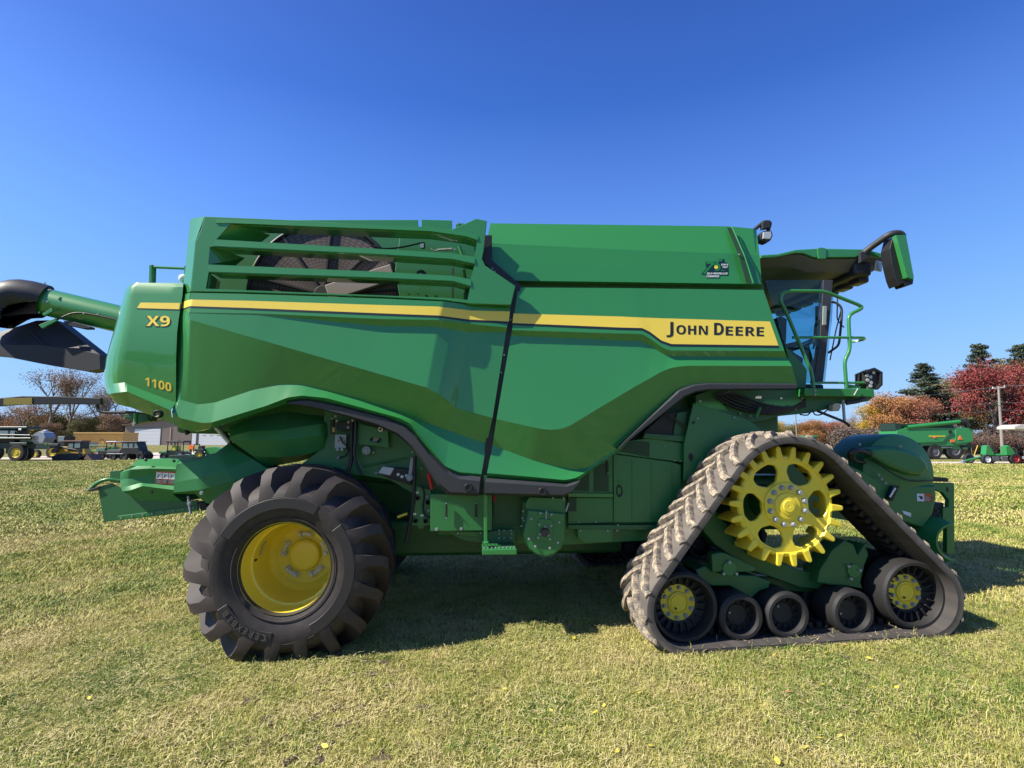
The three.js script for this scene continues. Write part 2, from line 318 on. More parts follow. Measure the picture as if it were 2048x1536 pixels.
const fTop = [[1027, 627, -5.028], [1240, 633, -5.022], [1284, 635, -5.022], [1324, 636.6, -5.02], [1343, 637, -5.02], [1540, 643, -5.02]];
const fBot = [[1025, 646, -5.015], [1240, 655, -5.006], [1284, 656, -5.006], [1299, 663, -5.003], [1323, 681, -4.996], [1343, 688, -4.993], [1557, 691, -4.993]];
const fLin = [[1024.6, 650, -5.013], [1240, 659.5, -5.004], [1284, 660.5, -5.004], [1297, 667, -5.001], [1321, 685, -4.994], [1342, 692.5, -4.991], [1558, 695.5, -4.991]];
decalRows(frontPanel, 'stripe', [dF(fTop), dF(fBot)], M.decal, 40);
decalRows(frontPanel, 'stripe_line', [dF(fBot), dF(fLin)], M.ink, 40);
{
  const z = -5.09, sl = .022, o = { slope: sl, on: onPanel(frontPanel, .0032) };
  const L = [['J', 1337, 667.5, 24], ['OHN', 1351, 668.2, 18.2], ['D', 1425, 669.8, 24.5], ['EERE', 1448, 670.6, 18.2]];
  for (const [s, x, y, h] of L) { const y0 = y + (x - 1336) * 0; textPx(frontPanel, 'lettering', s, x, y0, h, z, M.ink, { ...o, stretch: s === 'EERE' ? 1.40 : s === 'OHN' ? 1.17 : s === 'D' ? 1.02 : 1.2 }); }
}
// --- black trims under the panels, with their round latches
function trim(name, top, bot, z) { return mk(combine, name, sheetGeo([top.map(p => [p[0], p[1], z - .03]), top.map((p, i) => [lerp(p[0], bot[i][0], .22), lerp(p[1], bot[i][1], .22), z]), top.map((p, i) => [lerp(p[0], bot[i][0], .85), lerp(p[1], bot[i][1], .85), z]), bot.map(p => [p[0], p[1], z - .04])], { n: 30, lip: .09 }), M.trim); }
const tr1 = trim('rear_arch_trim', [[572, 805], [592, 799.5], [616, 797], [677, 809], [775, 834], [812, 850], [836, 872], [861, 905], [898, 940], [922, 949], [961, 953.5]], [[574, 807], [604, 811.5], [640, 819], [700, 835], [750, 850], [794, 870], [824, 897], [846, 925], [876, 972], [896, 990], [957, 992.5]], -5.1);
const tr2 = trim('front_bottom_trim', [[972, 956.5], [1040, 961.5], [1134, 968.5], [1151, 963.6], [1160, 961.5]], [[968.5, 990.5], [1040, 992], [1125, 993.3], [1142, 986], [1161, 963]], -5.08);
const tr3 = trim('front_arch_trim', [[1236, 897], [1252, 880], [1305, 829], [1356, 780], [1385.5, 769], [1415, 765.6], [1593, 767]], [[1239, 898], [1257, 882], [1322, 831], [1371, 793], [1395, 783], [1420, 779.5], [1594, 778.5]], -5.14);
for (const [t, x, y, z] of [[tr1, 936.5, 975, -5.095], [tr2, 1085, 983, -5.075]]) mk(t, 'latch', lathe([[0, -.004], [.018, -.004], [.02, .004], [.028, .006], [.034, .006], [.038, 0], [.038, -.02]], 24), M.black, P(x, y, z).add(V(0, 0, .004)));
// --- the seam post behind the gap
ext(combine, 'seam_post', [[966, 470], [984, 470], [984, 520], [1042, 570], [1034, 640], [985, 985], [955, 985], [1012, 640], [1022, 580], [962, 520]], -5.19, .08, M.black);
for (const [x, y] of [[985, 537], [989, 543], [1019, 622], [1021, 640], [1008, 710], [1002, 745]]) bolt(combine, x, y, -5.185, .008);

// --- upper louvred panel
const lou = ext(combine, 'louvre_frame', [[409, 432.5], [600, 440.5], [760, 451], [904, 458.6], [952, 437], [974, 441.5], [967.5, 502], [964, 517], [971, 531], [1031, 572], [1022, 610], [941, 607.5], [889, 600.5], [760, 594], [500, 585], [381, 583], [389, 507], [392, 480], [401, 460]], -5.09, .05, M.green,
  { bevel: .006, holes: [[[461, 445.5], [860, 462], [931, 471.5], [956, 480], [950, 515], [904, 507], [760, 499], [431, 479.5]], [[418.6, 492], [760, 508.5], [904, 518], [951, 527.5], [942, 560], [904, 552.5], [760, 544.5], [415, 530]], [[416, 543.5], [760, 555.5], [906, 562], [942, 572.5], [936, 601], [889, 596.5], [760, 592], [410, 578.5]]] });
mk(combine, 'louvre_corner', sheetGeo([[[381, 438, -5.22], [409, 432.5, -5.095]], [[375, 490, -5.22], [391.5, 481, -5.095]], [[371, 534, -5.22], [388.5, 510, -5.095]], [[364, 589, -5.22], [381, 583, -5.095]]], { n: 4, lip: .3 }), M.green);
// slats: the front bar and the shelf behind it
function slat(top, bot, back) {
  mk(lou, 'slat', (() => {
    const f = top.map(p => P(p[0], p[1], -5.085)), b = bot.map(p => P(p[0], p[1], -5.082));
    const bb = bot.map(p => P(p[0], p[1], -5.082).add(V(0, .015, -back))), tb = top.map(p => P(p[0], p[1], -5.085).add(V(0, .0, -back)));
    const gs = [stripGeo(f, b, .5), stripGeo(b, bb, .5), stripGeo(tb, f, .5), stripGeo(bb, tb, .5)];
    return mergeGeometries(gs);
  })(), M.green);
}
slat([[431, 445], [461, 445], [860, 461], [931, 471], [956, 479]].map(p => [p[0], p[1] - 7]), [[431, 446], [461, 446], [860, 462], [931, 472], [956, 480]], .26);
slat([[431, 480], [760, 499.5], [904, 507.5], [950, 515.5]], [[424, 491.5], [760, 508], [904, 517.5], [950, 527]], .26);
slat([[415, 530.5], [760, 545], [904, 553], [942, 560.5]], [[416, 543], [760, 555], [906, 561.5], [942, 572]], .26);
// inner bevels at both ends of each opening
for (const q of [[[461, 446], [431, 479], [523, 484], [541, 470]], [[419, 492], [415, 529.5], [470, 532], [490, 516]], [[416, 544], [410, 578], [438, 579.5], [441, 563]]]) mk(lou, 'louvre_cheek', mergeGeometries([stripGeo([P(q[0][0], q[0][1], -5.1), P(q[3][0], q[3][1], -5.36)], [P(q[1][0], q[1][1], -5.1), P(q[2][0], q[2][1], -5.36)])]), M.green);
// behind the louvres: rotary screen, engine parts
{
  const c = P(648, 590, -5.6), k = mPerPx(648, 590, -5.6);
  const meshTex = noiseTex(256, (u, v) => { const a = (Math.sin(u * 400) * .5 + .5), b = (Math.sin(v * 400) * .5 + .5); const q = 66 + 46 * a * b + 14 * tileN(n3, u, v, 8); return [q * 1.06, q * .95, q * .92]; }, { srgb: true });
  const scr = mk(combine, 'rotary_screen', lathe([[0, 0], [150 * k, 0], [152 * k, -.02], [152 * k, -.15]], 64), new THREE.MeshStandardMaterial({ map: meshTex, roughness: .8, color: C(1.05, 1, .97), side: THREE.DoubleSide }), c);
  const rim = new THREE.TorusGeometry(150 * k, .022, 8, 64); mk(scr, 'screen_ring', rim, M.black, c.clone().add(V(0, 0, .01)));
  for (let i = 0; i < 9; i++) { const a = i * Math.PI * 2 / 9 + .1, g = boxGeo(.06, 149 * k, -.012, .012, -.01, .02, .003); g.rotateZ(a); mk(scr, 'screen_rib', g, M.black, c.clone().add(V(0, 0, .004))); }
  { const g = boxGeo(.05, 148 * k, -.10, .07, -.01, .05, .01); g.rotateZ(.35); mk(scr, 'vacuum_arm', g, std(C(.30, .26, .24), .7), c.clone().add(V(0, 0, .03))); }
  mk(scr, 'screen_hub', cylZ(.09, .06), M.dark, c.clone().add(V(0, 0, .05)));
  ext(combine, 'screen_surround', [[400, 446], [600, 452], [900, 470], [960, 480], [985, 620], [360, 620], [385, 500]], -5.68, .06, M.greenFlat);
  const br = ext(combine, 'engine_bracket', [[800, 470], [880, 470], [930, 500], [930, 600], [800, 600], [790, 540]], -5.5, .06, M.greenFlat);
  for (let i = 0; i < 14; i++) { const a = P(875 + i * 2.2, 500 + i * -.15, -5.42); const t = new THREE.TorusGeometry(.010, .0035, 6, 14); t.rotateY(Math.PI / 2); mk(br, 'spring_coil', t, M.zinc, a); }
  tube(combine, 'spring_rod', [[862, 496, -5.42], [866, 502, -5.42], [912, 499, -5.42]], .006, M.zinc);
  tube(combine, 'pillar', [[906, 535, -5.42], [905, 600, -5.42]], .011, M.zinc);
  tube(combine, 'cable', [[742, 492, -5.3], [765, 497, -5.3], [800, 495, -5.3], [842, 486, -5.3]], .008, M.black, { smooth: true });
  mk(combine, 'sensor_box', boxGeo(-.022, .022, -.03, .03, -.02, .02), M.trim, P(846, 491, -5.25)); ext(combine, 'label_plate', [[841, 487], [848, 487], [847, 495], [840, 495]], -5.22, .006, M.white, { bevel: 0 });
  mk(combine, 'pulley', lathe([[0, 0], [.018, 0], [.02, -.005], [.05, -.006], [.055, -.03]], 24), M.black, P(842, 549, -5.3)); bolt(combine, 842, 549, -5.29, .014);
  tube(combine, 'upright', [[918, 492, -5.40], [925, 512, -5.40]], .016, M.green); tube(combine, 'upright', [[928, 540, -5.40], [931, 560, -5.40]], .016, M.green); tube(combine, 'upright', [[929, 586, -5.40], [929, 602, -5.40]], .012, M.green);
  for (const [x, y] of [[838, 576], [857, 577], [836, 588], [818, 588]]) bolt(combine, x, y, -5.48, .009);
}
// deck flaps seen above the louvres
ext(combine, 'deck_flap', [[584, 440], [836, 439.5], [838, 470], [584, 470]], -6.2, .02, M.green); ext(combine, 'deck_flap', [[842.5, 439], [904, 440.5], [905, 475], [842.5, 475]], -6.2, .02, M.green);
{ const k = ext(combine, 'deck_bracket', [[911, 448], [926, 446], [932, 452], [925, 462], [911, 460]], -5.6, .03, M.green); bolt(k, 917, 447, -5.6, .014); }
// --- grain tank panel
const tank = mk(combine, 'grain_tank_panel', sheetGeo([
  [[981, 446.5, -5.27], [1455, 452.5, -5.27], [1506, 457, -5.28], [1513, 460, -5.30]],
  [[972, 486, -5.16], [1240, 499, -5.16], [1455, 507, -5.16], [1519, 510, -5.18]],
  [[970, 527, -5.13], [1240, 534, -5.13], [1522, 545, -5.14]],
  [[1021, 561, -5.11], [1240, 564, -5.11], [1523.5, 568, -5.12]],
  [[1032, 570, -5.26], [1240, 572, -5.26], [1525, 578, -5.26]]].map(dF), { n: 30, lip: .06 }), M.green);
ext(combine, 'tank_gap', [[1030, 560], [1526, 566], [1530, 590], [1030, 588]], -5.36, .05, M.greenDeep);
{
  const sl = mk(tank, 'slot_shade_sheet', sheetGeo([[[1454, 455, -5.352], [1464, 456, -5.352]], [[1477, 510, -5.245], [1488, 511, -5.245]], [[1493, 567, -5.200], [1504, 567, -5.200]]], { n: 4, lip: .004 }), std(C(.012, .05, .02), .6));  // dark sheet lying on the panel; the shade of the slot is its colour
  tube(sl, 'slot_pipe', [[1461, 452, -5.345], [1465, 456, -5.330], [1489, 511, -5.230], [1507, 566, -5.190]], .007, M.green, { round: .02 });
  bolt(sl, 1478, 509, -5.235, .008);
  const badge = canvasTex(512, 384, (x, w, h) => {
    x.clearRect(0, 0, w, h); x.fillStyle = '#0c2a2c';
    x.beginPath(); x.moveTo(10, 310); x.lineTo(110, 190); x.lineTo(90, 60); x.lineTo(300, 55); x.lineTo(330, 0); x.lineTo(440, 0); x.lineTo(430, 70); x.lineTo(505, 75); x.lineTo(505, 330); x.lineTo(350, 330); x.lineTo(350, 384); x.lineTo(100, 384); x.lineTo(95, 310); x.closePath(); x.fill();
    x.strokeStyle = '#1f7a3c'; x.lineWidth = 34; x.beginPath(); x.moveTo(110, 80); x.lineTo(235, 80); x.lineTo(60, 300); x.stroke();
    x.beginPath(); x.moveTo(400, 25); x.lineTo(335, 25); x.lineTo(290, 95); x.stroke(); x.lineWidth = 26; x.beginPath(); x.arc(290, 165, 62, -2.4, 2.0); x.stroke();
    x.beginPath(); x.moveTo(370, 215); x.lineTo(480, 240); x.lineTo(380, 240); x.fillStyle = '#1f7a3c'; x.fill();
    x.fillStyle = '#e2cf3f'; x.beginPath(); x.arc(285, 165, 36, 0, 7); x.fill();
    x.fillStyle = '#e8ece8'; x.font = 'italic bold 46px sans-serif'; x.fillText('SINCE', 372, 130); x.fillText('1947', 392, 182); x.font = 'italic bold 52px sans-serif'; x.fillText('SELF-PROPELLED', 108, 312, 385); x.fillText('COMBINES', 100, 368, 240);
  });
  const g = quadGeo([...[[1401, 556], [1457, 556], [1457, 518], [1401, 518]].map(p => onPanel(tank, .003)(p[0], p[1], -5.2))]);
  mk(tank, 'badge', g, new THREE.MeshStandardMaterial({ map: badge, transparent: true, alphaTest: .5, roughness: .4 }));
}
// --- bulk of the body: hidden core, underside, far side
const coreL = P(372, 700, -5.75).x, coreR = P(1560, 700, -5.75).x;
mk(combine, 'body_core', boxGeo(coreL - .05, coreR - .05, 1.95, 3.0, -8.5, -5.75, .04), M.greenDeep);
mk(combine, 'grain_tank', boxGeo(P(985, 500, -5.35).x, P(1512, 500, -5.35).x, 2.9, P(1000, 449, -5.3).y - .05, -8.3, -5.43, .03), M.green);
mk(combine, 'engine_hood', boxGeo(P(395, 500, -5.8).x, P(1000, 500, -5.8).x, 2.9, P(600, 462, -5.8).y, -8.45, -5.78, .03), M.greenDeep);
mk(combine, 'far_side_panel', boxGeo(coreL - .6, coreR + .1, 1.75, 3.4, -8.75, -8.52, .06), M.green);
mk(combine, 'chassis', boxGeo(P(870, 1000, -5.6).x, P(1490, 1000, -5.6).x, .90, 1.96, -8.1, -5.70, .03), M.greenDeep);
mk(combine, 'separator_housing', boxGeo(P(640, 900, -5.75).x, P(872, 900, -5.75).x, .72, 1.96, -8.0, -6.9, .03), M.greenFlat);
mk(combine, 'added_belly_box', boxGeo(P(690, 1000, -6.3).x, P(1240, 1000, -6.3).x, .60, 1.0, -8.0, -6.25, .05), M.greenDeep);  // belly box added to hide the sunlit lawn showing under the chassis
mk(combine, 'rear_axle', boxGeo(P(600, 1100, -6).x - .12, P(600, 1100, -6).x + .12, .62, .9, -8.0, -5.7, .03), M.greenDeep);
// --- rear handrail and lamp
{
  ext(combine, 'handrail_post', [[298, 529], [304, 529], [304, 570], [297, 570]], -5.7, .05, M.green); ext(combine, 'handrail_post', [[368, 531], [371, 531], [370, 575], [366, 575]], -5.7, .05, M.green);
  tube(combine, 'handrail', [[302, 534, -5.72], [369, 537, -5.72]], .014, M.green); ext(combine, 'handrail_plate', [[304, 532], [311, 536], [310, 568], [303, 568]], -5.75, .02, M.greenDeep);
  mk(combine, 'beacon_lamp', lathe([[0, .03], [.03, .02], [.04, 0], [.04, -.04]], 20), M.white, P(365, 556, -5.4));
}
// --- unloading auger on the far side
{
  const z = -8.2, aug = mk(combine, 'unloading_auger', tubeGeo([P(88, 603, z), P(420, 680, z)], .198, { k: 28, n: 8 }), M.green);
  const k = mPerPx(60, 600, z);
  mk(aug, 'auger_flange', (() => { const g = new THREE.TorusGeometry(.2, .012, 8, 36); const d = P(420, 680, z).sub(P(88, 603, z)).normalize(); g.applyQuaternion(new THREE.Quaternion().setFromUnitVectors(V(0, 0, 1), d)); return g; })(), M.dark, P(88, 603, z));
  // black elbow: a bent hood
  const el = mk(aug, 'spout_elbow', (() => { const c = new THREE.CatmullRomCurve3([P(92, 604, z), P(62, 596, z + .05), P(28, 594, z + .1), P(-2, 612, z + .15), P(-20, 650, z + .2)]); return new THREE.TubeGeometry(c, 20, .245, 24, true); })(), std(C(.016, .017, .02), .5));
  for (const [x, y] of [[98, 580], [95, 603], [90, 566], [78, 625]]) bolt(el, x, y, z + .22, .012);
  // spout tray
  const tray = mk(aug, 'spout', sheetGeo([[[-90, 668, z - .1], [-20, 670, z - .1], [29, 655, z - .1], [73, 641, z - .1], [112, 640, z - .1]], [[-90, 700, z + .15], [0, 690, z + .15], [80, 690, z + .15], [170, 702, z + .15], [199, 709, z + .15]], [[-90, 702, z + .16], [0, 711, z + .16], [80, 727, z + .16], [171, 742.5, z + .16], [200, 738, z + .16]], [[-90, 702, z - .3], [0, 711, z - .3], [80, 727, z - .3], [171, 742.5, z - .3], [200, 738, z - .3]]], { n: 16, lip: .25 }), std(C(.02, .019, .022), .6));
  ext(tray, 'bracket', [[77, 650], [110, 636], [114, 641], [84, 657]], z + .25, .03, M.green); ext(tray, 'bracket', [[84, 628], [104, 615], [106, 622], [88, 632]], z + .25, .03, M.green);
  ext(aug, 'actuator', [[126, 641], [150, 644], [181, 653], [180, 657], [165, 657], [132, 650]], z + .2, .1, M.black);
  tube(aug, 'hose', [[112, 640, z + .21], [150, 626, z + .21], [200, 632, z + .21], [245, 643, z + .21]], .012, M.black, { smooth: true });
  for (const [x, y] of [[168, 627], [196, 629], [101, 580]]) bolt(aug, x, y, z + .21, .014);
}
// --- rear marker bar
{
  const z = -6.3, bar = ext(combine, 'marker_bar', [[-60, 801], [0, 796], [44, 792], [122, 793], [201, 796], [201, 809], [122, 808], [44, 809], [5, 811.5], [-60, 818]], z, .05, M.black);
  ext(bar, 'reflector', [[7, 797], [64, 795.5], [64, 808.5], [7, 810]], z + .006, .008, std(C(.24, .19, .03), .5), { bevel: .001 });
  tube(bar, 'bar_rod', [[196, 806, z - .02], [193, 816, z - .02], [203, 825, z - .02], [270, 825, z - .02]], .016, M.dark, { round: .06 });
  ext(bar, 'bar_bracket', [[250, 828], [267, 828], [268, 823], [276, 825], [305, 832], [304, 842], [275, 846], [266, 839], [250, 838]], z - .05, .1, M.greenDeep);
  tube(bar, 'bar_clevis', [[272, 826, z + .06], [271, 848, z + .06]], .022, M.green); bolt(bar, 268, 848, z + .08, .02);
  tube(bar, 'hose', [[296, 834, z], [303, 842, z], [306, 836, z]], .008, M.black, { smooth: true });
}
// --- straw chopper and tailboard
{
  const z = -5.7;
  const duct = mk(combine, 'chopper_duct', sheetGeo([
    [[458, 843, z - .1], [500, 828, z - .1], [572, 806, z - .15], [660, 820, z - .2]],
    [[460, 873, z + .06], [500, 862, z + .12], [560, 860, z + .16], [640, 848, z + .12], [660, 845, z]],
    [[460, 880, z + .04], [500, 880, z + .14], [560, 880, z + .18], [645, 870, z + .14], [660, 868, z]],
    [[505, 912, z + .02], [560, 915, z + .08], [618, 908, z + .08], [648, 898, z + .04], [658, 886, z - .05]],
    [[530, 934, z - .1], [580, 925, z - .1], [618, 915, z - .1], [640, 910, z - .1], [650, 905, z - .1]]], { n: 20, lip: .3, crease: 1 }), M.greenPlastic);
  const cover = mk(combine, 'chopper_cover', sheetGeo([
    [[276, 919, z - .35], [300, 919, z - .35], [356, 921, z - .35]],
    [[262, 932, z - .02], [300, 932, z - .02], [352, 934, z - .02]],
    [[241, 945, z - .05], [262, 939, z + .01], [300, 937, z + .01], [352, 938.5, z + .01]],
    [[240, 960, z - .05], [256, 957, z - .03], [300, 950, z - .03], [352, 952, z - .03]],
    [[242, 975, z - .03], [258, 972, z - .02], [280, 966, z - .03], [350, 970, z - .03]],
    [[245, 983, z - .02], [262, 980, z + .01], [285, 972, z + .02], [348, 980, z + .02]],
    [[252, 986, z - .08], [264, 988, z - .06], [290, 986, z - .04], [347, 990, z - .04]],
    [[276, 1000, z - .1], [290, 1001, z - .1], [320, 1002, z - .1], [366, 1004, z - .1]]], { n: 16, lip: .5, crease: .9 }), M.greenPlastic);
  for (const [x, y] of [[292, 920], [348, 922], [303, 985]]) bolt(cover, x, y, z + .0, .014, M.dark);
  const shield = mk(combine, 'chopper_shield', sheetGeo([
    [[361, 922, z - .2], [410, 911, z - .2], [431, 906, z - .22], [459, 885, z - .25]],
    [[354, 928, z + .06], [400, 920, z + .05], [440, 908, z + .02], [475, 900, z - .05]],
    [[348, 965, z + .06], [404, 955, z + .10], [450, 940, z + .08], [505, 918, z]],
    [[347, 985, z + .05], [400, 980, z + .09], [470, 960, z + .08], [535, 938, z]],
    [[349, 988, z - .05], [390, 988, z - .02], [412, 1006, z - .02], [470, 1020, z - .04], [540, 1010, z - .1]]], { n: 16, lip: .4, crease: .9 }), M.greenPlastic);
  bolt(shield, 403, 986, z + .1, .018);
  const dec = canvasTex(384, 256, (x, w, h) => {
    x.fillStyle = '#c8502a'; x.fillRect(0, 0, w, h);
    for (let i = 0; i < 3; i++) { const o = i * 128 + 8; x.fillStyle = '#e6e8ec'; x.fillRect(o, 36, 112, 120); x.fillStyle = '#3a3a40'; x.fillRect(o, 162, 112, 88); x.fillStyle = '#b8b8bc'; for (let k = 0; k < 5; k++) x.fillRect(o + 8, 172 + k * 15, 60 + ((k * 37 + i * 19) % 40), 5); x.strokeStyle = '#25303c'; x.lineWidth = 12; x.beginPath(); x.moveTo(o + 18, 138); x.lineTo(o + 60, 90); x.lineTo(o + 94, 60 + i * 10); x.moveTo(o + 60, 90); x.lineTo(o + 30, 60); x.stroke(); x.fillStyle = '#25303c'; x.beginPath(); x.arc(o + 40, 110, 15, 0, 7); x.fill(); }
  });
  mk(cover, 'safety_decal', quadGeo([P(310.5, 967, z - .02), P(350, 969.5, z - .02), P(351, 943, z - .005), P(312, 941, z - .005)]), new THREE.MeshStandardMaterial({ map: dec, roughness: .5 }));
  const tb = ext(combine, 'tailboard', [[195, 974], [222, 967], [250, 982], [276, 999], [366, 1003], [395, 1000], [395.5, 1022], [237, 1040], [207.5, 1044.5]], z - .1, .03, M.greenDeep);
  ext(tb, 'tailboard_edge', [[235, 1032], [395, 1012], [396, 1022], [237, 1041]], z - .085, .03, M.greenFlat);
  for (let i = 0; i < 8; i++) bolt(tb, 243 + i * 20.5 + (i % 3), 1036 - i * 2.9, z - .08, .008);
  ext(tb, 'side_vane', [[220, 942], [243, 940], [242, 962], [238, 966], [219, 964]], z - .16, .03, M.greenDeep);
  tube(tb, 'vane_rod', [[178, 981, z - .1], [195, 966, z - .1], [215, 959, z - .1], [240, 962, z - .12]], .018, M.greenFlat, { smooth: true });
  ext(tb, 'lower_vane', [[176, 980], [196, 973], [199, 976], [182, 983]], z - .08, .25, M.dark);
  tube(combine, 'tailboard_link', [[376, 992, z + .03], [378, 1005, z + .03], [382, 1028, z + .03]], .012, M.zinc); bolt(combine, 378, 1007, z + .05, .018);
  ext(combine, 'tail_bracket', [[397, 1003], [412, 1007], [414, 1015], [420, 1018], [404, 1022], [398, 1016]], z - .1, .3, M.dark);
  tube(combine, 'gas_strut', [[430, 852, -5.75], [459, 885, -5.75]], .022, std(C(.55, .62, .62), .3, { metalness: .3 })); tube(combine, 'gas_strut_body', [[437, 848, -5.78], [464, 884, -5.78]], .016, M.black);
  tube(combine, 'mud_peg', [[369, 855, -5.4], [376, 868, -5.4]], .022, M.black);
}
// ---------------------------------------------------------------- rear wheel
function rearWheel(c, flip) {
  const prof = [[.378, -.03], [.40, .005], [.50, .048], [.58, .060], [.64, .046], [.69, .005], [.73, -.06], [.762, -.16], [.78, -.36], [.762, -.56], [.73, -.66], [.69, -.725], [.64, -.766], [.58, -.78], [.50, -.765], [.40, -.725], [.378, -.69]];
  const curve = new THREE.SplineCurve(prof.map(p => new THREE.Vector2(p[0], p[1]))).getPoints(60);
  const g = new THREE.LatheGeometry(curve, 96); g.rotateX(Math.PI / 2); g.computeVertexNormals();
  const tyre = mk(combine, 'rear_wheel', g, tyreMat, c);
  // tread bars
  const lugGeo = side => {
    const N = 12, pos = [], idx = [];
    for (let i = 0; i <= N; i++) {
      const t = i / N; let r, z, h, w;
      if (t < .2) { const q = t / .2; r = lerp(.615, .73, q); z = lerp(.060, -.045, q * q); h = lerp(.0, .14, q); w = lerp(.07, .054, q); }
      else { const q = (t - .2) / .8; r = lerp(.73, .78, Math.min(1, q * 1.6)); z = lerp(-.045, -.41, q); h = .875 - r + .01 * q; w = lerp(.056, .032, q); }
      const phi = -(t < .2 ? .05 * t / .2 : .05 + .52 * (t - .2) / .8);
      if (side < 0) z = -.72 - z;
      const wa = w / .8, add = (da, rad) => pos.push(Math.cos(phi + da) * rad, Math.sin(phi + da) * rad, z);
      add(-wa * 1.35, r - .02); add(-wa * .8, r + h); add(wa * .8, r + h); add(wa * 1.35, r - .02);
    }
    for (let i = 0; i < N; i++) for (let k = 0; k < 3; k++) { const a = i * 4 + k; idx.push(a, a + 4, a + 1, a + 1, a + 4, a + 5); }
    idx.push(0, 1, 2, 0, 2, 3); const e = N * 4; idx.push(e, e + 2, e + 1, e, e + 3, e + 2);
    const b = new THREE.BufferGeometry(); b.setAttribute('position', new THREE.Float32BufferAttribute(pos, 3)); b.setIndex(idx);
    return toCreasedNormals(b.toNonIndexed(), .6);
  };
  const n = 18, gN = lugGeo(1), gF = lugGeo(-1);
  for (let i = 0; i < n; i++) for (const s of [0, 1]) { const m = mk(tyre, 'tread_bar', s ? gF : gN, tyreMat, c); m.rotation.z = (i + s * .5) / n * Math.PI * 2 + .1; }
  if (flip) tyre.rotation.y = Math.PI;
  // sidewall bands and lettering
  const band = (r0, r1, a0, a1, z, mat, name = 'sidewall_band') => { const s = new THREE.Shape(); s.absarc(0, 0, r1, a0, a1, false); s.absarc(0, 0, r0, a1, a0, true); const gg = new THREE.ExtrudeGeometry(s, { depth: .002, bevelEnabled: true, bevelSize: .004, bevelThickness: .004, bevelSegments: 1, curveSegments: 40 }); return mk(tyre, name, gg, mat, c.clone().add(V(0, 0, z))); };
  const D = Math.PI / 180;
  band(.520, .605, 212 * D, 263 * D, .058, tyreDark); band(.520, .605, 62 * D, 150 * D, .058, tyreDark); band(.520, .605, -62 * D, 38 * D, .058, tyreDark);
  band(.430, .434, 0, 6.283, .034, tyreMat, 'sidewall_ring'); band(.612, .616, 0, 6.283, .052, tyreMat, 'sidewall_ring');
  'CEREXBIB'.split('').forEach((ch, i) => {
    const a = (257.5 - i * 5.6) * D, t = new TextGeometry(ch, { font, size: .052, depth: .003, curveSegments: 4 }); t.computeBoundingBox(); t.translate(-t.boundingBox.max.x / 2, -.026, 0);
    t.rotateZ(a - Math.PI / 2); t.translate(Math.cos(a) * .563, Math.sin(a) * .563, .069); mk(tyre, 'sidewall_letter', t, std(C(.065, .06, .056), .7), c);
  });
  // rim
  const rim = mk(tyre, 'rim', lathe([[.388, .012], [.397, .0], [.394, -.03], [.382, -.04], [.378, -.08], [.376, -.18], [.366, -.21], [.350, -.22], [.348, -.28], [.354, -.33], [.352, -.46], [.345, -.50], [.335, -.56], [.325, -.575], [.28, -.60], [.27, -.612], [.20, -.615], [0, -.62]], 72), M.yellow, c);
  mk(tyre, 'hub_cap', lathe([[0, -.545], [.10, -.545], [.128, -.55], [.143, -.562], [.148, -.58], [.148, -.62]], 40), M.yellow, c);
  for (let k = 0; k < 5; k++) {
    const a0 = (90 + k * 72) * D;
    for (const d of [-14, 14]) { const a = a0 + d * D; mk(tyre, 'wheel_bolt', lathe([[0, .05], [.016, .05], [.018, .045], [.018, .02], [.026, .018], [.028, 0], [.028, -.02]], 10), boltBright, c.clone().add(V(Math.cos(a) * .2, Math.sin(a) * .2, -.60))); }
    const s = new THREE.Shape(); s.absarc(0, 0, .215, a0 - .2, a0 + .2, false); s.absarc(0, 0, .185, a0 + .2, a0 - .2, true);
    mk(tyre, 'bolt_clip', new THREE.ExtrudeGeometry(s, { depth: .008, bevelEnabled: false, curveSegments: 8 }), boltBright, c.clone().add(V(0, 0, -.582)));
  }
  // stickers on the rim well
  { const gg = new THREE.CylinderGeometry(.346, .346, .05, 10, 1, true, -.16, .42); gg.rotateX(Math.PI / 2); gg.rotateZ(-.35 - Math.PI / 2); const st = canvasTex(256, 48, (x, w, h) => { x.fillStyle = '#dcdcd2'; x.fillRect(0, 0, w, h); x.fillStyle = '#5a5a50'; for (let i = 0; i < 9; i++) x.fillRect(40 + i * 22, 12, 13, 24); x.fillRect(6, 8, 26, 32); }); mk(tyre, 'rim_sticker', gg, new THREE.MeshStandardMaterial({ map: st, side: THREE.DoubleSide, roughness: .5 }), c.clone().add(V(0, 0, -.40))); }
  mk(tyre, 'valve', cylZ(.012, .04, 10), M.black, c.clone().add(V(-.348, .02, -.25)));
  return tyre;
}
const tyreTex = noiseTex(512, (u, v) => { const k = 42 + 11 * tileN(n3, u, v, 6) + 10 * tileN(n3, u, v + .3, 30) + 8 * (rnd() - .5); return [k * 1.12, k * .98, k * .92]; }, { srgb: true });
const tyreMat = std(C(1, 1, 1), .68, { map: tyreTex }); const tyreDark = std(C(.022, .020, .020), .6);
const boltBright = std(C(.52, .54, .55), .4, { metalness: .25 });
const rwC = P(569, 1137, -4.99);
rearWheel(rwC, false); rearWheel(V(rwC.x, rwC.y, -8.45), true);
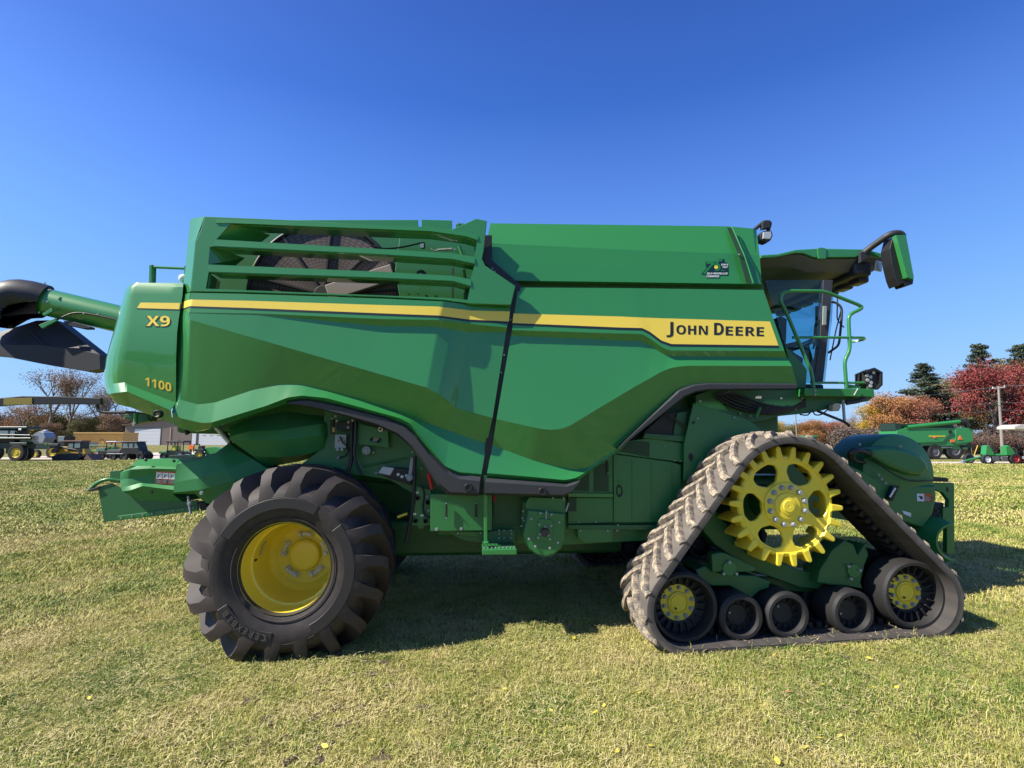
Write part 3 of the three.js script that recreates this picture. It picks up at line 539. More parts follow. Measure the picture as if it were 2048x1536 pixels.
// ---------------------------------------------------------------- rubber track
function radM(px, py, z, r) { return (P(px, py - r, z).y - P(px, py + r, z).y) / 2; }
const dirtTex = noiseTex(512, (u, v) => { const a = tileN(n3, u, v, 7), b = tileN(n3, u + .2, v, 26), c = tileN(n3, u, v + .6, 80), e = clamp(.52 + a * .5 + b * .55 + c * .3 + (rnd() - .5) * .2, 0, 1); return [lerp(74, 196, e), lerp(72, 177, e), lerp(72, 149, e)]; }, { srgb: true });
const lugMat = std(C(1, 1, 1), .9, { vertexColors: true, map: dirtTex });
function trackAssembly(z0, flip) {
  const zt = -4.66;
  const cs = [[1592, 1016, 131], [1853, 1199, 70], [1379, 1223, 76]].map(([x, y, r]) => ({ c: P(x, y, zt), r: radM(x, y, zt, r) }));  // clockwise seen from the side
  // hull of the three circles
  const path = [];
  const tang = (A, B) => { const d = B.c.clone().sub(A.c), L = Math.hypot(d.x, d.y), a = Math.atan2(d.y, d.x), b = Math.acos((A.r - B.r) / L); return a + b; };
  const angs = cs.map((A, i) => tang(A, cs[(i + 1) % 3]));
  for (let i = 0; i < 3; i++) {
    const A = cs[i]; let a0 = angs[(i + 2) % 3], a1 = angs[i]; while (a1 > a0) a1 -= Math.PI * 2; 
    const n = Math.max(6, Math.ceil((a0 - a1) * A.r / .025));
    for (let k = 0; k <= n; k++) { const a = lerp(a0, a1, k / n); path.push({ x: A.c.x + Math.cos(a) * A.r, y: A.c.y + Math.sin(a) * A.r, nx: Math.cos(a), ny: Math.sin(a) }); }
  }
  path.push({ ...path[0] });
  const S_ = [0]; for (let i = 1; i < path.length; i++) S_.push(S_[i - 1] + Math.hypot(path[i].x - path[i - 1].x, path[i].y - path[i - 1].y));
  const LEN = S_[S_.length - 1];
  const at = s => { s = ((s % LEN) + LEN) % LEN; let k = 0; while (k < S_.length - 2 && s > S_[k + 1]) k++; const t = (s - S_[k]) / Math.max(1e-6, S_[k + 1] - S_[k]), a = path[k], b = path[k + 1]; return { x: lerp(a.x, b.x, t), y: lerp(a.y, b.y, t), nx: lerp(a.nx, b.nx, t), ny: lerp(a.ny, b.ny, t) }; };
  const W = .74, T = .07, N = Math.round(LEN / .03), base = V(cs[0].c.x, gy(cs[0].c.x, zt), z0);
  const off = z0 - zt;
  const sec = [[-.0, -.0], [.012, .0], [T - .012, .0], [T, -.014], [T, -W + .014], [T - .012, -W], [.0, -W]];
  const pos = [], idx = [], col = [];
  for (let i = 0; i <= N; i++) {
    const q = at(i / N * LEN);
    for (const [h, w] of sec) { pos.push(q.x + q.nx * h, q.y + q.ny * h, zt + w); const dn = .5 + .5 * n3(q.x * 6, q.y * 6, w * 6), dk = .5 + .5 * n3(q.x * 26, q.y * 26, w * 26); const e = h > T - .013 ? clamp(.25 + .35 * dn + .25 * dk, 0, 1) : clamp(.06 + .30 * dn * dk, 0, 1); col.push(lerp(.035, .19, e), lerp(.032, .165, e), lerp(.032, .14, e)); }
  }
  const m = sec.length;
  for (let i = 0; i < N; i++) for (let k = 0; k < m; k++) { const a = i * m + k, b = i * m + (k + 1) % m; idx.push(a, a + m, b, b, a + m, b + m); }
  let g = new THREE.BufferGeometry(); g.setAttribute('position', new THREE.Float32BufferAttribute(pos, 3)); g.setAttribute('color', new THREE.Float32BufferAttribute(col, 3)); g.setIndex(idx); g = toCreasedNormals(g.toNonIndexed(), .7);
  const wpos = V(0, 0, off); // whole assembly is shifted along z for the far side
  const part = new THREE.Mesh(g, M.rubberDusty); part.name = 'rubber_track'; shade(part);
  const w = wp(combine); g.translate(-cs[0].c.x, -cs[0].c.y, -zt); part.position.set(cs[0].c.x - w.x, cs[0].c.y - w.y, z0 - w.z); combine.add(part);
  const org = V(cs[0].c.x, cs[0].c.y, zt); WP.set(part, org);    // children are built at the near side; the part carries the shift
  if (flip) part.rotation.y = 0;
  // lugs
  const n = Math.round(LEN / .172);
  for (let i = 0; i < n; i++) for (const side of [0, 1]) {
    const s0 = (i + side * .5) / n * LEN, K = 7, p = [], ix = [], cc = [], uu = [];
    for (let k = 0; k <= K; k++) {
      const t = k / K, s = s0 + .235 * Math.pow(t, 1.15) - .02, ww = side ? -W + .006 + (W * .53) * t : -.004 - (W * .53) * t, q = at(s), tx = -q.ny, ty = q.nx;
      const hw = lerp(.030, .022, t), h = (k === 0 ? .012 : k === 1 ? .038 : .046) + .004 * n3(i * 3.1, t * 4, side * 5), hh = k === 0 ? .6 : 1;
      // slanted bar: the section is cut across the bar
      const pts = [[-hw * 1.35, T - .012], [-hw * .85 * hh, T + h], [hw * .85 * hh, T + h], [hw * 1.35, T - .012]];
      for (const [u, v] of pts) {
        p.push(q.x + tx * -u + q.nx * v, q.y + ty * -u + q.ny * v, zt + ww + (side ? -1 : 1) * u * .45);
        const top = v > T; const d = .5 + .5 * n3(q.x * 14 + u * 9, q.y * 14, ww * 14), d2 = .5 + .5 * n3(q.x * 40, q.y * 40, ww * 40 + u * 60), e = top ? clamp(.30 + 1.1 * d * (.45 + d2), 0, 1) : clamp(.15 + .35 * d, 0, 1);
        uu.push(i * .37 + side * .5 + t * 1.1, u * 8 + v * 6); cc.push(...(top ? [1, 1, 1] : [.34, .36, .40]));
      }
    }
    for (let k = 0; k < K; k++) for (let j = 0; j < 3; j++) { const a = k * 4 + j; ix.push(a, a + 4, a + 1, a + 1, a + 4, a + 5); }
    ix.push(0, 1, 2, 0, 2, 3); const e = K * 4; ix.push(e, e + 2, e + 1, e, e + 3, e + 2);
    let b = new THREE.BufferGeometry(); b.setAttribute('position', new THREE.Float32BufferAttribute(p, 3)); b.setAttribute('color', new THREE.Float32BufferAttribute(cc, 3)); b.setAttribute('uv', new THREE.Float32BufferAttribute(uu, 2)); b.setIndex(ix); b = toCreasedNormals(b.toNonIndexed(), .55);
    mk(part, 'track_lug', b, lugMat);
  }
  // drive lugs on the inside, joined
  { const gs = []; for (let i = 0; i < n * 2; i++) { const q = at(i / n / 2 * LEN), b = boxGeo(-.025, .025, -.06, .0, -.46, -.30, .01); b.rotateZ(Math.atan2(q.ny, q.nx) - Math.PI / 2); b.translate(q.x, q.y, zt); gs.push(b); } const d = mk(part, 'drive_lugs', mergeGeometries(gs), M.rubber); d.userData.kind = 'stuff'; }
  // sprocket
  const c = P(1580, 1013, -4.73), D = Math.PI / 180;
  {
    const web = new THREE.Shape(); web.absarc(0, 0, .447, 0, Math.PI * 2);
    for (let k = 0; k < 6; k++) {
      const a = (60 * k + 2) * D, pts = [[.225, .05], [.285, .115], [.345, .122], [.386, .07], [.392, 0], [.386, -.07], [.345, -.122], [.285, -.115], [.225, -.05], [.218, 0]];
      const h = new THREE.Path(); const w2 = pts.map(([r, t]) => new THREE.Vector2(Math.cos(a) * r - Math.sin(a) * t, Math.sin(a) * r + Math.cos(a) * t));
      for (let i = 0; i < w2.length; i++) { const A1 = w2[i], B1 = w2[(i + 1) % w2.length], m0 = A1.clone().lerp(B1, .3), m1 = A1.clone().lerp(B1, .7), nx = w2[(i + 2) % w2.length], m2 = B1.clone().lerp(nx, .3); if (!i) h.moveTo(m0.x, m0.y); h.lineTo(m1.x, m1.y); h.quadraticCurveTo(B1.x, B1.y, m2.x, m2.y); }
      web.holes.push(h);
    }
    const wg = new THREE.ExtrudeGeometry(web, { depth: .012, bevelEnabled: true, bevelSize: .010, bevelThickness: .014, bevelSegments: 3, curveSegments: 48, bevelOffset: -.012 });
    mk(part, 'sprocket', wg, M.yellow, c.clone().add(V(0, 0, -.095)));
    mk(part, 'sprocket_ring', lathe([[.412, -.07], [.42, -.06], [.44, -.065], [.452, -.08], [.452, -.21], [.415, -.21], [.41, -.08], [.412, -.07]], 72), M.yellow, c);
    mk(part, 'sprocket_hub', lathe([[.1, -.045], [.195, -.045], [.205, -.05], [.21, -.07], [.215, -.12]], 56), M.yellow, c);
    mk(part, 'hub_cover', lathe([[0, .010], [.006, .006], [.01, .012], [.05, .012], [.056, .006], [.075, .004], [.08, -.004], [.112, -.006], [.12, -.014], [.122, -.04]], 40), M.yellow, c.clone().add(V(0, 0, -.022)));
    const bg = lathe([[0, .03], [.016, .03], [.019, .026], [.019, .008], [.025, .006], [.025, -.01]], 12);
    for (let k = 0; k < 12; k++) { const a = (k * 30 + 15) * D; mk(part, 'sprocket_bolt', bg, M.zinc, c.clone().add(V(Math.cos(a) * .168, Math.sin(a) * .168, -.042))); }
    // drive pegs: rounded fingers across the rim
    const s = new THREE.Shape(); s.moveTo(-.030, -.02); s.lineTo(-.020, .066); s.quadraticCurveTo(-.018, .09, 0, .09); s.quadraticCurveTo(.018, .09, .020, .066); s.lineTo(.030, -.02); s.lineTo(-.030, -.02);  
    const ps = new THREE.ExtrudeGeometry(s, { depth: .25, bevelEnabled: true, bevelSize: .010, bevelThickness: .012, bevelSegments: 3, bevelOffset: -.006, curveSegments: 8 });
    for (let k = 0; k < 22; k++) { const a = (k * 360 / 22 - 2.7) * D; const mm = mk(part, 'sprocket_tooth', ps, M.yellow, c.clone().add(V(Math.cos(a) * .445, Math.sin(a) * .445, -.31))); mm.rotation.z = a - Math.PI / 2; }
  }
  // idlers and rollers
  const wheelG = (r, dep, lipw, dish) => lathe([[r * .0001, -dish - .01], [r * .45, -dish - .01], [r * .5, -dish], [r - lipw, -dish * .9], [r - lipw + .006, -.02], [r - lipw + .012, 0], [r - .02, 0], [r, -.02], [r, -dep], [r * .5, -dep]], 56);
  const idl = [[1370, 1216, 72, .17, [[1356, 1205]]], [1832, 1191, 70, .13, []]];
  for (const [x, y, r, dish] of idl) {
    const cc = P(x, y, -4.79), R = radM(x, y, -4.79, r);
    mk(part, 'idler_wheel', wheelG(R, .26, .055, dish), M.rubber, cc); mk(part, 'idler_wheel', wheelG(R, .26, .055, .05), M.rubber, cc.clone().add(V(0, 0, -.44)));
    mk(part, 'idler_hub', lathe([[0, -dish + .022], [.070, -dish + .022], [.072, -dish + .014], [.078, -dish + .014], [.080, -dish + .026], [.092, -dish + .022], [.10, -dish + .004], [.158, -dish + .002], [.162, -dish - .01]], 44), M.yellow, cc);
    const bg = lathe([[0, .026], [.014, .026], [.016, .022], [.016, .005], [.021, .004], [.021, -.01]], 10);
    for (let k = 0; k < 10; k++) { const a = (k * 36 + 12) * D; mk(part, 'hub_bolt', bg, M.zinc, cc.clone().add(V(Math.cos(a) * .13, Math.sin(a) * .13, -dish + .004))); }
    const rb = boxGeo(.175, R - .06, -.006, .006, -.03, .03, .003);
    for (let k = 0; k < 20; k++) { const mm = mk(part, 'idler_rib', rb, M.rubber, cc.clone().add(V(0, 0, -dish * .9 + .02))); mm.rotation.z = k * 18 * D; }
    mk(part, 'grease_cap', cylZ(.010, .01, 8), M.dark, cc.clone().add(V(-.03, -.045, -dish + .034)));
  }
  for (const [x, y, r, ba] of [[1484.5, 1236, 47.5, 165], [1577.5, 1232, 47.5, 125], [1709, 1226.5, 46.5, 205]]) {
    const cc = P(x, y, -4.79), R = radM(x, y, -4.79, r);
    mk(part, 'track_roller', lathe([[0, -.10], [.085, -.10], [.090, -.092], [.096, -.10], [R - .06, -.11], [R - .052, -.02], [R - .046, 0], [R - .02, 0], [R, -.02], [R, -.30], [.05, -.30]], 44), M.rubber, cc);
    mk(part, 'track_roller', lathe([[.05, 0], [R - .02, 0], [R, -.02], [R, -.26], [.05, -.26]], 32), M.rubber, cc.clone().add(V(0, 0, -.42)));
    const rb = boxGeo(.10, R - .056, -.005, .005, -.03, .02, .003);
    for (let k = 0; k < 12; k++) { const mm = mk(part, 'roller_rib', rb, M.rubber, cc.clone().add(V(0, 0, -.10))); mm.rotation.z = k * 30 * D; }
    mk(part, 'roller_plug', cylZ(.011, .012, 10), M.zinc, cc.clone().add(V(Math.cos(ba * D) * .07, Math.sin(ba * D) * .07, -.09)));
  }
  // frame
  const fr = (name, pts, z, d, mat = M.greenDeep) => mk(part, name, extGeo(pts, z, d, { bevel: .012, seg: 2 }), mat);
  fr('track_frame', [[1390, 1140], [1410, 1132], [1440, 1146], [1480, 1150], [1510, 1152], [1541, 1163], [1538, 1176], [1520, 1182], [1500, 1200], [1490, 1190], [1460, 1172], [1425, 1172], [1400, 1160]], -4.96, .32);
  fr('pivot_plate', [[1423, 1108], [1440, 1105], [1452, 1107], [1511, 1134], [1511, 1142], [1500, 1144], [1425, 1144]], -4.90, .10);
  { const q = P(1460, 1137, -4.885); mk(part, 'pivot_cap', cylZ(radM(1460, 1137, -4.885, 15), .03), M.greenFlat, q); for (const [x, y] of [[1460, 1125], [1448.5, 1148], [1474, 1148]]) mk(part, 'cap_bolt', cylZ(.014, .02, 8), M.zinc, P(x, y, -4.865)); }
  fr('frame_beam', [[1425, 1010], [1445, 1040], [1480, 1080], [1530, 1115], [1600, 1140], [1650, 1150], [1650, 1180], [1600, 1175], [1500, 1140], [1430, 1090], [1405, 1060]], -5.08, .2, M.greenDeep);
  fr('bogie', [[1640, 1140], [1665, 1100], [1690, 1080], [1708, 1088], [1716, 1110], [1730, 1088], [1738, 1110], [1730, 1130], [1722, 1165], [1726, 1178], [1690, 1172], [1660, 1170], [1635, 1165]], -4.95, .25);
  { const q = P(1709, 1142, -4.93); mk(part, 'pivot_cap', cylZ(radM(1709, 1142, -4.93, 14), .03), M.greenFlat, q); for (const [x, y] of [[1699, 1133], [1722, 1141], [1704, 1158]]) mk(part, 'cap_bolt', cylZ(.014, .02, 8), M.zinc, P(x, y, -4.91)); }
  mk(part, 'final_drive', boxGeo(c.x - .28, c.x + .28, c.y - .28, c.y + .25, -5.5, -5.16, .08), M.greenDeep);
  mk(part, 'drive_shaft', cylZ(.16, .35), M.greenDeep, c.clone().add(V(0, 0, -.16)));
  fr('tension_strut', [[1500, 1150], [1640, 1165], [1640, 1185], [1500, 1180]], -5.2, .1, M.greenDeep);
  return part;
}
trackAssembly(-4.66, false); trackAssembly(-7.9, true);
// ---------------------------------------------------------------- cab, railing, mirror
{
  const zn = -5.75, zf = -7.75;
  const roofTop = [[1519, 511], [1554, 508.5], [1590, 500], [1635, 497.6], [1733, 499.5], [1762, 508], [1767, 517.5]];
  const roofBot = [[1519, 518], [1554, 515], [1589, 507.5], [1604, 508], [1626, 516.5], [1709, 516], [1726, 508], [1767, 518.5]];
  const toX = l => l.map(p => P(p[0], p[1], zn));
  const across = (l, z1) => l.map(p => V(p.x, p.y, z1));
  const sh = new THREE.Shape([...toX(roofTop), ...toX(roofBot).reverse()].map(p => new THREE.Vector2(p.x, p.y)));
  const gg = new THREE.ExtrudeGeometry(sh, { depth: 2.0, bevelEnabled: true, bevelSize: .01, bevelThickness: .02, bevelOffset: -.01, bevelSegments: 2 }); gg.translate(0, 0, zf);
  const roof = mk(combine, 'cab_roof', gg, M.green);
  ext(roof, 'roof_rib', [[1635, 496.5], [1643, 494.5], [1652, 496.5], [1653, 517], [1642, 518], [1637, 517]], zn + .03, .05, M.green);
  // dark underside with the light bar bulge at the front
  const uN = [[1519, 519], [1589, 509], [1604, 509.5], [1626, 518], [1709, 517.5], [1726, 510], [1766, 519]].map(p => P(p[0], p[1], zn + .004));
  const drop = [.05, .10, .12, .12, .12, .16, .10];
  const mid = uN.map((p, i) => V(p.x - (i === 6 ? .03 : 0), p.y - drop[i], zn - .12)), far = uN.map((p, i) => V(p.x - .02, p.y - drop[i] * 1.1, zf + .1));
  const und = mk(combine, 'roof_underside', mergeGeometries([stripGeo(uN, mid, .6), stripGeo(mid, far, .6)]), std(C(.10, .10, .105), .6));
  const fx = P(1757, 530, zn).x;
  { // front fascia of the roof with lamps
    const y0 = P(1757, 530, zn).y;
    for (let i = 0; i < 7; i++) mk(und, 'roof_lamp', boxGeo(fx - .16, fx - .02, y0 - .17, y0 - .02, zn - .32 - i * .26, zn - .12 - i * .26, .03), std(C(.022, .022, .026), .4));
    const l = mk(und, 'corner_lamp', boxGeo(-.045, .045, -.065, .065, -.01, .02, .015), M.lens, P(1756, 532, zn - .02)); l.rotation.z = -.2;
    mk(und, 'fascia', boxGeo(fx - .28, fx - .06, y0 - .12, y0 + .05, zf + .05, zn - .02, .04), std(C(.02, .02, .025), .5));
  }
  // pillars and glass
  const pil = std(C(.045, .045, .05), .5);
  ext(combine, 'cab_pillar', [[1647, 560], [1666, 560], [1660, 640], [1646, 766], [1627, 766], [1640, 680]], -5.78, .07, pil);
  ext(combine, 'cab_pillar', [[1500, 540], [1512, 540], [1560, 770], [1548, 770]], -5.80, .07, pil);
  const side = mk(combine, 'side_window', quadGeo([P(1592, 766, -5.79), P(1632, 766, -5.79), P(1652, 560, -5.79), P(1530, 560, -5.79)]), M.glass);
  // windscreen: curved sheet across the front
  { const rows = []; for (const [x0, y] of [[1668, 560], [1664, 640], [1657, 700], [1650, 766]]) { const p = P(x0, y, -5.79), r = []; for (let i = 0; i <= 12; i++) { const t = i / 12; r.push(V(p.x + .17 * Math.sin(t * Math.PI), p.y, lerp(-5.79, -7.7, t))); } rows.push(r); } const out = []; for (let k = 0; k < 3; k++) out.push(stripGeo(rows[k], rows[k + 1], 1)); mk(combine, 'windscreen', mergeGeometries(out), M.glass); 
    const fp = rows.map(r => r[12]); mk(combine, 'cab_pillar', tubeGeo(fp, .045), pil); }
  mk(combine, 'far_window', (() => { const g = quadGeo([P(1592, 766, -5.79), P(1632, 766, -5.79), P(1652, 560, -5.79), P(1530, 560, -5.79)]); g.translate(0, 0, -1.93); return g; })(), M.glass);
  mk(combine, 'cab_floor', boxGeo(P(1480, 770, -5.8).x, P(1648, 770, -5.8).x, P(1600, 790, -5.8).y, P(1600, 768, -5.8).y, -7.75, -5.8, .02), M.dark);
  // rear wall of the cab
  mk(combine, 'cab_rear_wall', boxGeo(P(1500, 600, -5.9).x, P(1512, 600, -5.9).x, P(1500, 770, -5.9).y, P(1500, 530, -5.9).y, -7.7, -5.9, .02), M.dark);
  // seat, console, wheel inside
  ext(combine, 'cab_seat', [[1556, 650], [1562, 632], [1574, 638], [1572, 690], [1590, 706], [1606, 716], [1606, 735], [1560, 735], [1550, 700]], -6.6, .5, std(C(.05, .055, .06), .8));
  ext(combine, 'armrest_console', [[1562, 690], [1596, 682], [1600, 688], [1580, 700], [1596, 716], [1606, 722], [1600, 735], [1570, 735]], -6.2, .15, M.dark);
  tube(combine, 'steering_column', [[1625, 735, -6.6], [1612, 690, -6.6]], .035, M.dark);
  mk(combine, 'steering_wheel', (() => { const g = new THREE.TorusGeometry(.19, .016, 8, 28); g.rotateX(Math.PI / 2); g.rotateZ(.45); return g; })(), M.dark, P(1610, 688, -6.6));
  // things on the front pillar: mirror bracket, grab bar, wiper
  ext(combine, 'monitor', [[1633, 612], [1642, 612], [1641, 640], [1637, 656], [1632, 690], [1628, 698], [1630, 660], [1633, 640]], -6.0, .03, M.dark);
  tube(combine, 'pillar_handle', [[1642, 607, -5.72], [1640, 640, -5.72]], .013, M.zinc); ext(combine, 'pillar_plate', [[1646, 612], [1654, 612], [1653, 650], [1645, 650]], -5.76, .01, std(C(.35, .4, .38), .4));
  tube(combine, 'grab_bar', [[1663, 604, -5.74], [1672, 605, -5.7], [1684, 615, -5.68], [1683, 640, -5.68], [1678, 690, -5.68], [1668, 698, -5.7], [1656, 706, -5.74]], .013, M.dark, { round: .06 });
  tube(combine, 'wiper_arm', [[1675, 596, -5.72], [1674, 640, -5.72], [1688, 655, -5.72]], .007, M.black); tube(combine, 'wiper_arm', [[1682, 622, -5.72], [1672, 660, -5.72], [1660, 720, -5.72]], .007, M.black);
  // cab rear quarter below the window
  ext(combine, 'cab_quarter', [[1570, 690], [1590, 712], [1608, 730], [1614, 740], [1612, 776], [1590, 776]], -5.7, .2, M.greenFlat);
  // railing
  const zr = -5.45, rl = tube(combine, 'railing', [[1627, 778, zr], [1624, 747, zr], [1572, 623, zr], [1560, 601, zr], [1563, 586, zr], [1577, 582, zr], [1648, 582.5, zr], [1716, 609, zr], [1726, 615, zr], [1716, 621, zr], [1702, 627, zr], [1697, 637, zr], [1700, 700, zr], [1689, 722, zr], [1693, 776, zr]], .0195, M.green, { round: .06, n: 200 });
  tube(rl, 'mid_rail', [[1585, 675, zr], [1728, 675, zr], [1730, 679, zr - .1], [1704, 683.5, zr - .2]], .014, M.green, { round: .05 });
  tube(rl, 'foot_rail', [[1626, 765.5, zr], [1735, 765.5, zr]], .013, M.green); ext(rl, 'rail_gusset', [[1690, 768], [1694, 768], [1722, 772], [1722, 777], [1690, 777]], zr, .01, M.green);
  const pf = ext(combine, 'platform', [[1609, 776.5], [1748, 777.7], [1749.5, 793.5], [1610, 791.5]], zr + .03, .9, M.green);
  for (const y of [781, 789]) bolt(pf, 1630, y, zr + .035, .013);
  tube(pf, 'latch_rod', [[1716, 777, zr + .05], [1712, 784, zr + .05], [1708, 791, zr + .05]], .007, M.zinc);
  // guarded lamp on its arm
  const la = tube(combine, 'marker_lamp', [[1736, 752, zr], [1737, 786, zr], [1724, 801, zr], [1692, 806, zr - .05]], .024, M.trim, { round: .08 });
  ext(la, 'lamp_housing', [[1730, 745], [1750, 736], [1764, 745], [1764, 769], [1756, 778], [1741, 775], [1731, 768]], zr + .02, .16, M.dark);
  ext(la, 'lamp_guard', [[1728, 743], [1750, 735], [1766, 744], [1766, 770], [1757, 779], [1753, 777], [1761, 768], [1761, 747], [1749, 740], [1735, 747]], zr + .05, .05, M.black);
  for (const [x, y] of [[1735, 751], [1742, 754], [1736, 760], [1743, 765], [1748, 745], [1742, 772]]) mk(la, 'lamp_diode', cylZ(.018, .01, 10), M.lens, P(x, y, zr + .03));
  // mirror
  const zm = -5.5, arm = tube(combine, 'mirror_arm', [[1720, 513, zm - .25], [1738, 497, zm - .2], [1781, 467, zm], [1801, 466, zm], [1806, 474, zm]], .036, M.trim, { round: .07 });
  ext(arm, 'arm_bracket', [[1720, 505], [1732, 500], [1741, 504], [1738, 516], [1722, 524]], zm - .2, .1, M.trim);
  ext(arm, 'mirror_shell', [[1792, 470], [1812.5, 470], [1828, 554], [1826.5, 559], [1814, 555]], zm + .08, .06, M.green);
  ext(arm, 'mirror_housing', [[1786, 474], [1794, 470], [1815, 554], [1828, 554], [1826, 568], [1811, 572.5], [1807, 566], [1797, 571], [1791, 556], [1784, 528], [1780, 497]], zm + .02, .14, M.black);
  mk(arm, 'mirror_glass', quadGeo([P(1799, 560, zm - .13), P(1806, 556, zm + .03), P(1793, 490, zm + .03), P(1785, 494, zm - .13)]), M.chrome);
  // lamp on the tank corner
  const tl = tube(combine, 'tank_lamp', [[1508, 460, -5.5], [1527, 444, -5.5], [1541, 444, -5.5], [1535, 466, -5.5]], .02, M.dark, { round: .03 });
  ext(tl, 'lamp_bracket', [[1525, 446], [1529, 441], [1541, 441], [1541, 455], [1526, 457]], -5.45, .06, M.dark);
  const hd = ext(tl, 'lamp_head', [[1521, 470], [1526, 462], [1543, 461], [1546, 471], [1541, 481], [1534, 484], [1520, 480]], -5.42, .1, M.dark); ext(hd, 'lamp_lens', [[1527, 464], [1542, 463], [1544, 471], [1540, 478], [1526, 477]], -5.405, .02, M.lens);
  // --- under the cab floor
  ext(combine, 'cab_subframe', [[1392, 790], [1420, 780], [1594, 779.5], [1749, 794], [1735, 803], [1690, 806], [1662, 817], [1620, 826], [1560, 832], [1520, 842], [1500, 846], [1440, 830], [1392, 810]], -5.55, .9, M.greenDeep);
  for (let i = 0; i < 5; i++) tube(combine, 'hydraulic_hose', [[1430 + i * 6, 788 - i, -5.52], [1450 + i * 9, 806 - i * 3, -5.5], [1500 + i * 8, 822 - i * 3, -5.5], [1560 + i * 7, 826 - i * 3, -5.52], [1610, 812 - i * 3, -5.54]], .014, M.black, { smooth: true });
  tube(combine, 'floor_strut', [[1520, 815, -5.45], [1511, 835, -5.45]], .018, M.greenFlat);
  ext(combine, 'label_plate', [[1512, 792], [1523, 792], [1523, 797], [1512, 797]], -5.54, .01, M.white, { bevel: .001 });
  for (const [x, y] of [[1401, 803], [1549, 809], [1540, 817], [1546, 818], [1550, 822], [1566, 822], [1591, 819], [1563, 797], [1604, 797], [1480, 827], [1500, 832]]) bolt(combine, x, y, -5.53, .010);
  ext(combine, 'work_lamp', [[1666, 810], [1672, 806], [1681, 807], [1682, 815], [1678, 822], [1665, 822]], -5.45, .07, std(C(.42, .40, .27), .3));
  tube(combine, 'drop_rod', [[1686, 800, -5.5], [1689, 845, -5.5]], .015, M.zinc); tube(combine, 'brace_rod', [[1635, 822, -5.48], [1690, 844, -5.48], [1699, 852, -5.48]], .014, M.dark);
  tube(combine, 'cable', [[1625, 820, -5.5], [1630, 829, -5.5], [1642, 829, -5.5], [1657, 818, -5.5]], .007, M.black, { smooth: true }); tube(combine, 'cable', [[1600, 829, -5.5], [1615, 830, -5.5], [1622, 823, -5.5]], .007, M.black, { smooth: true });
}
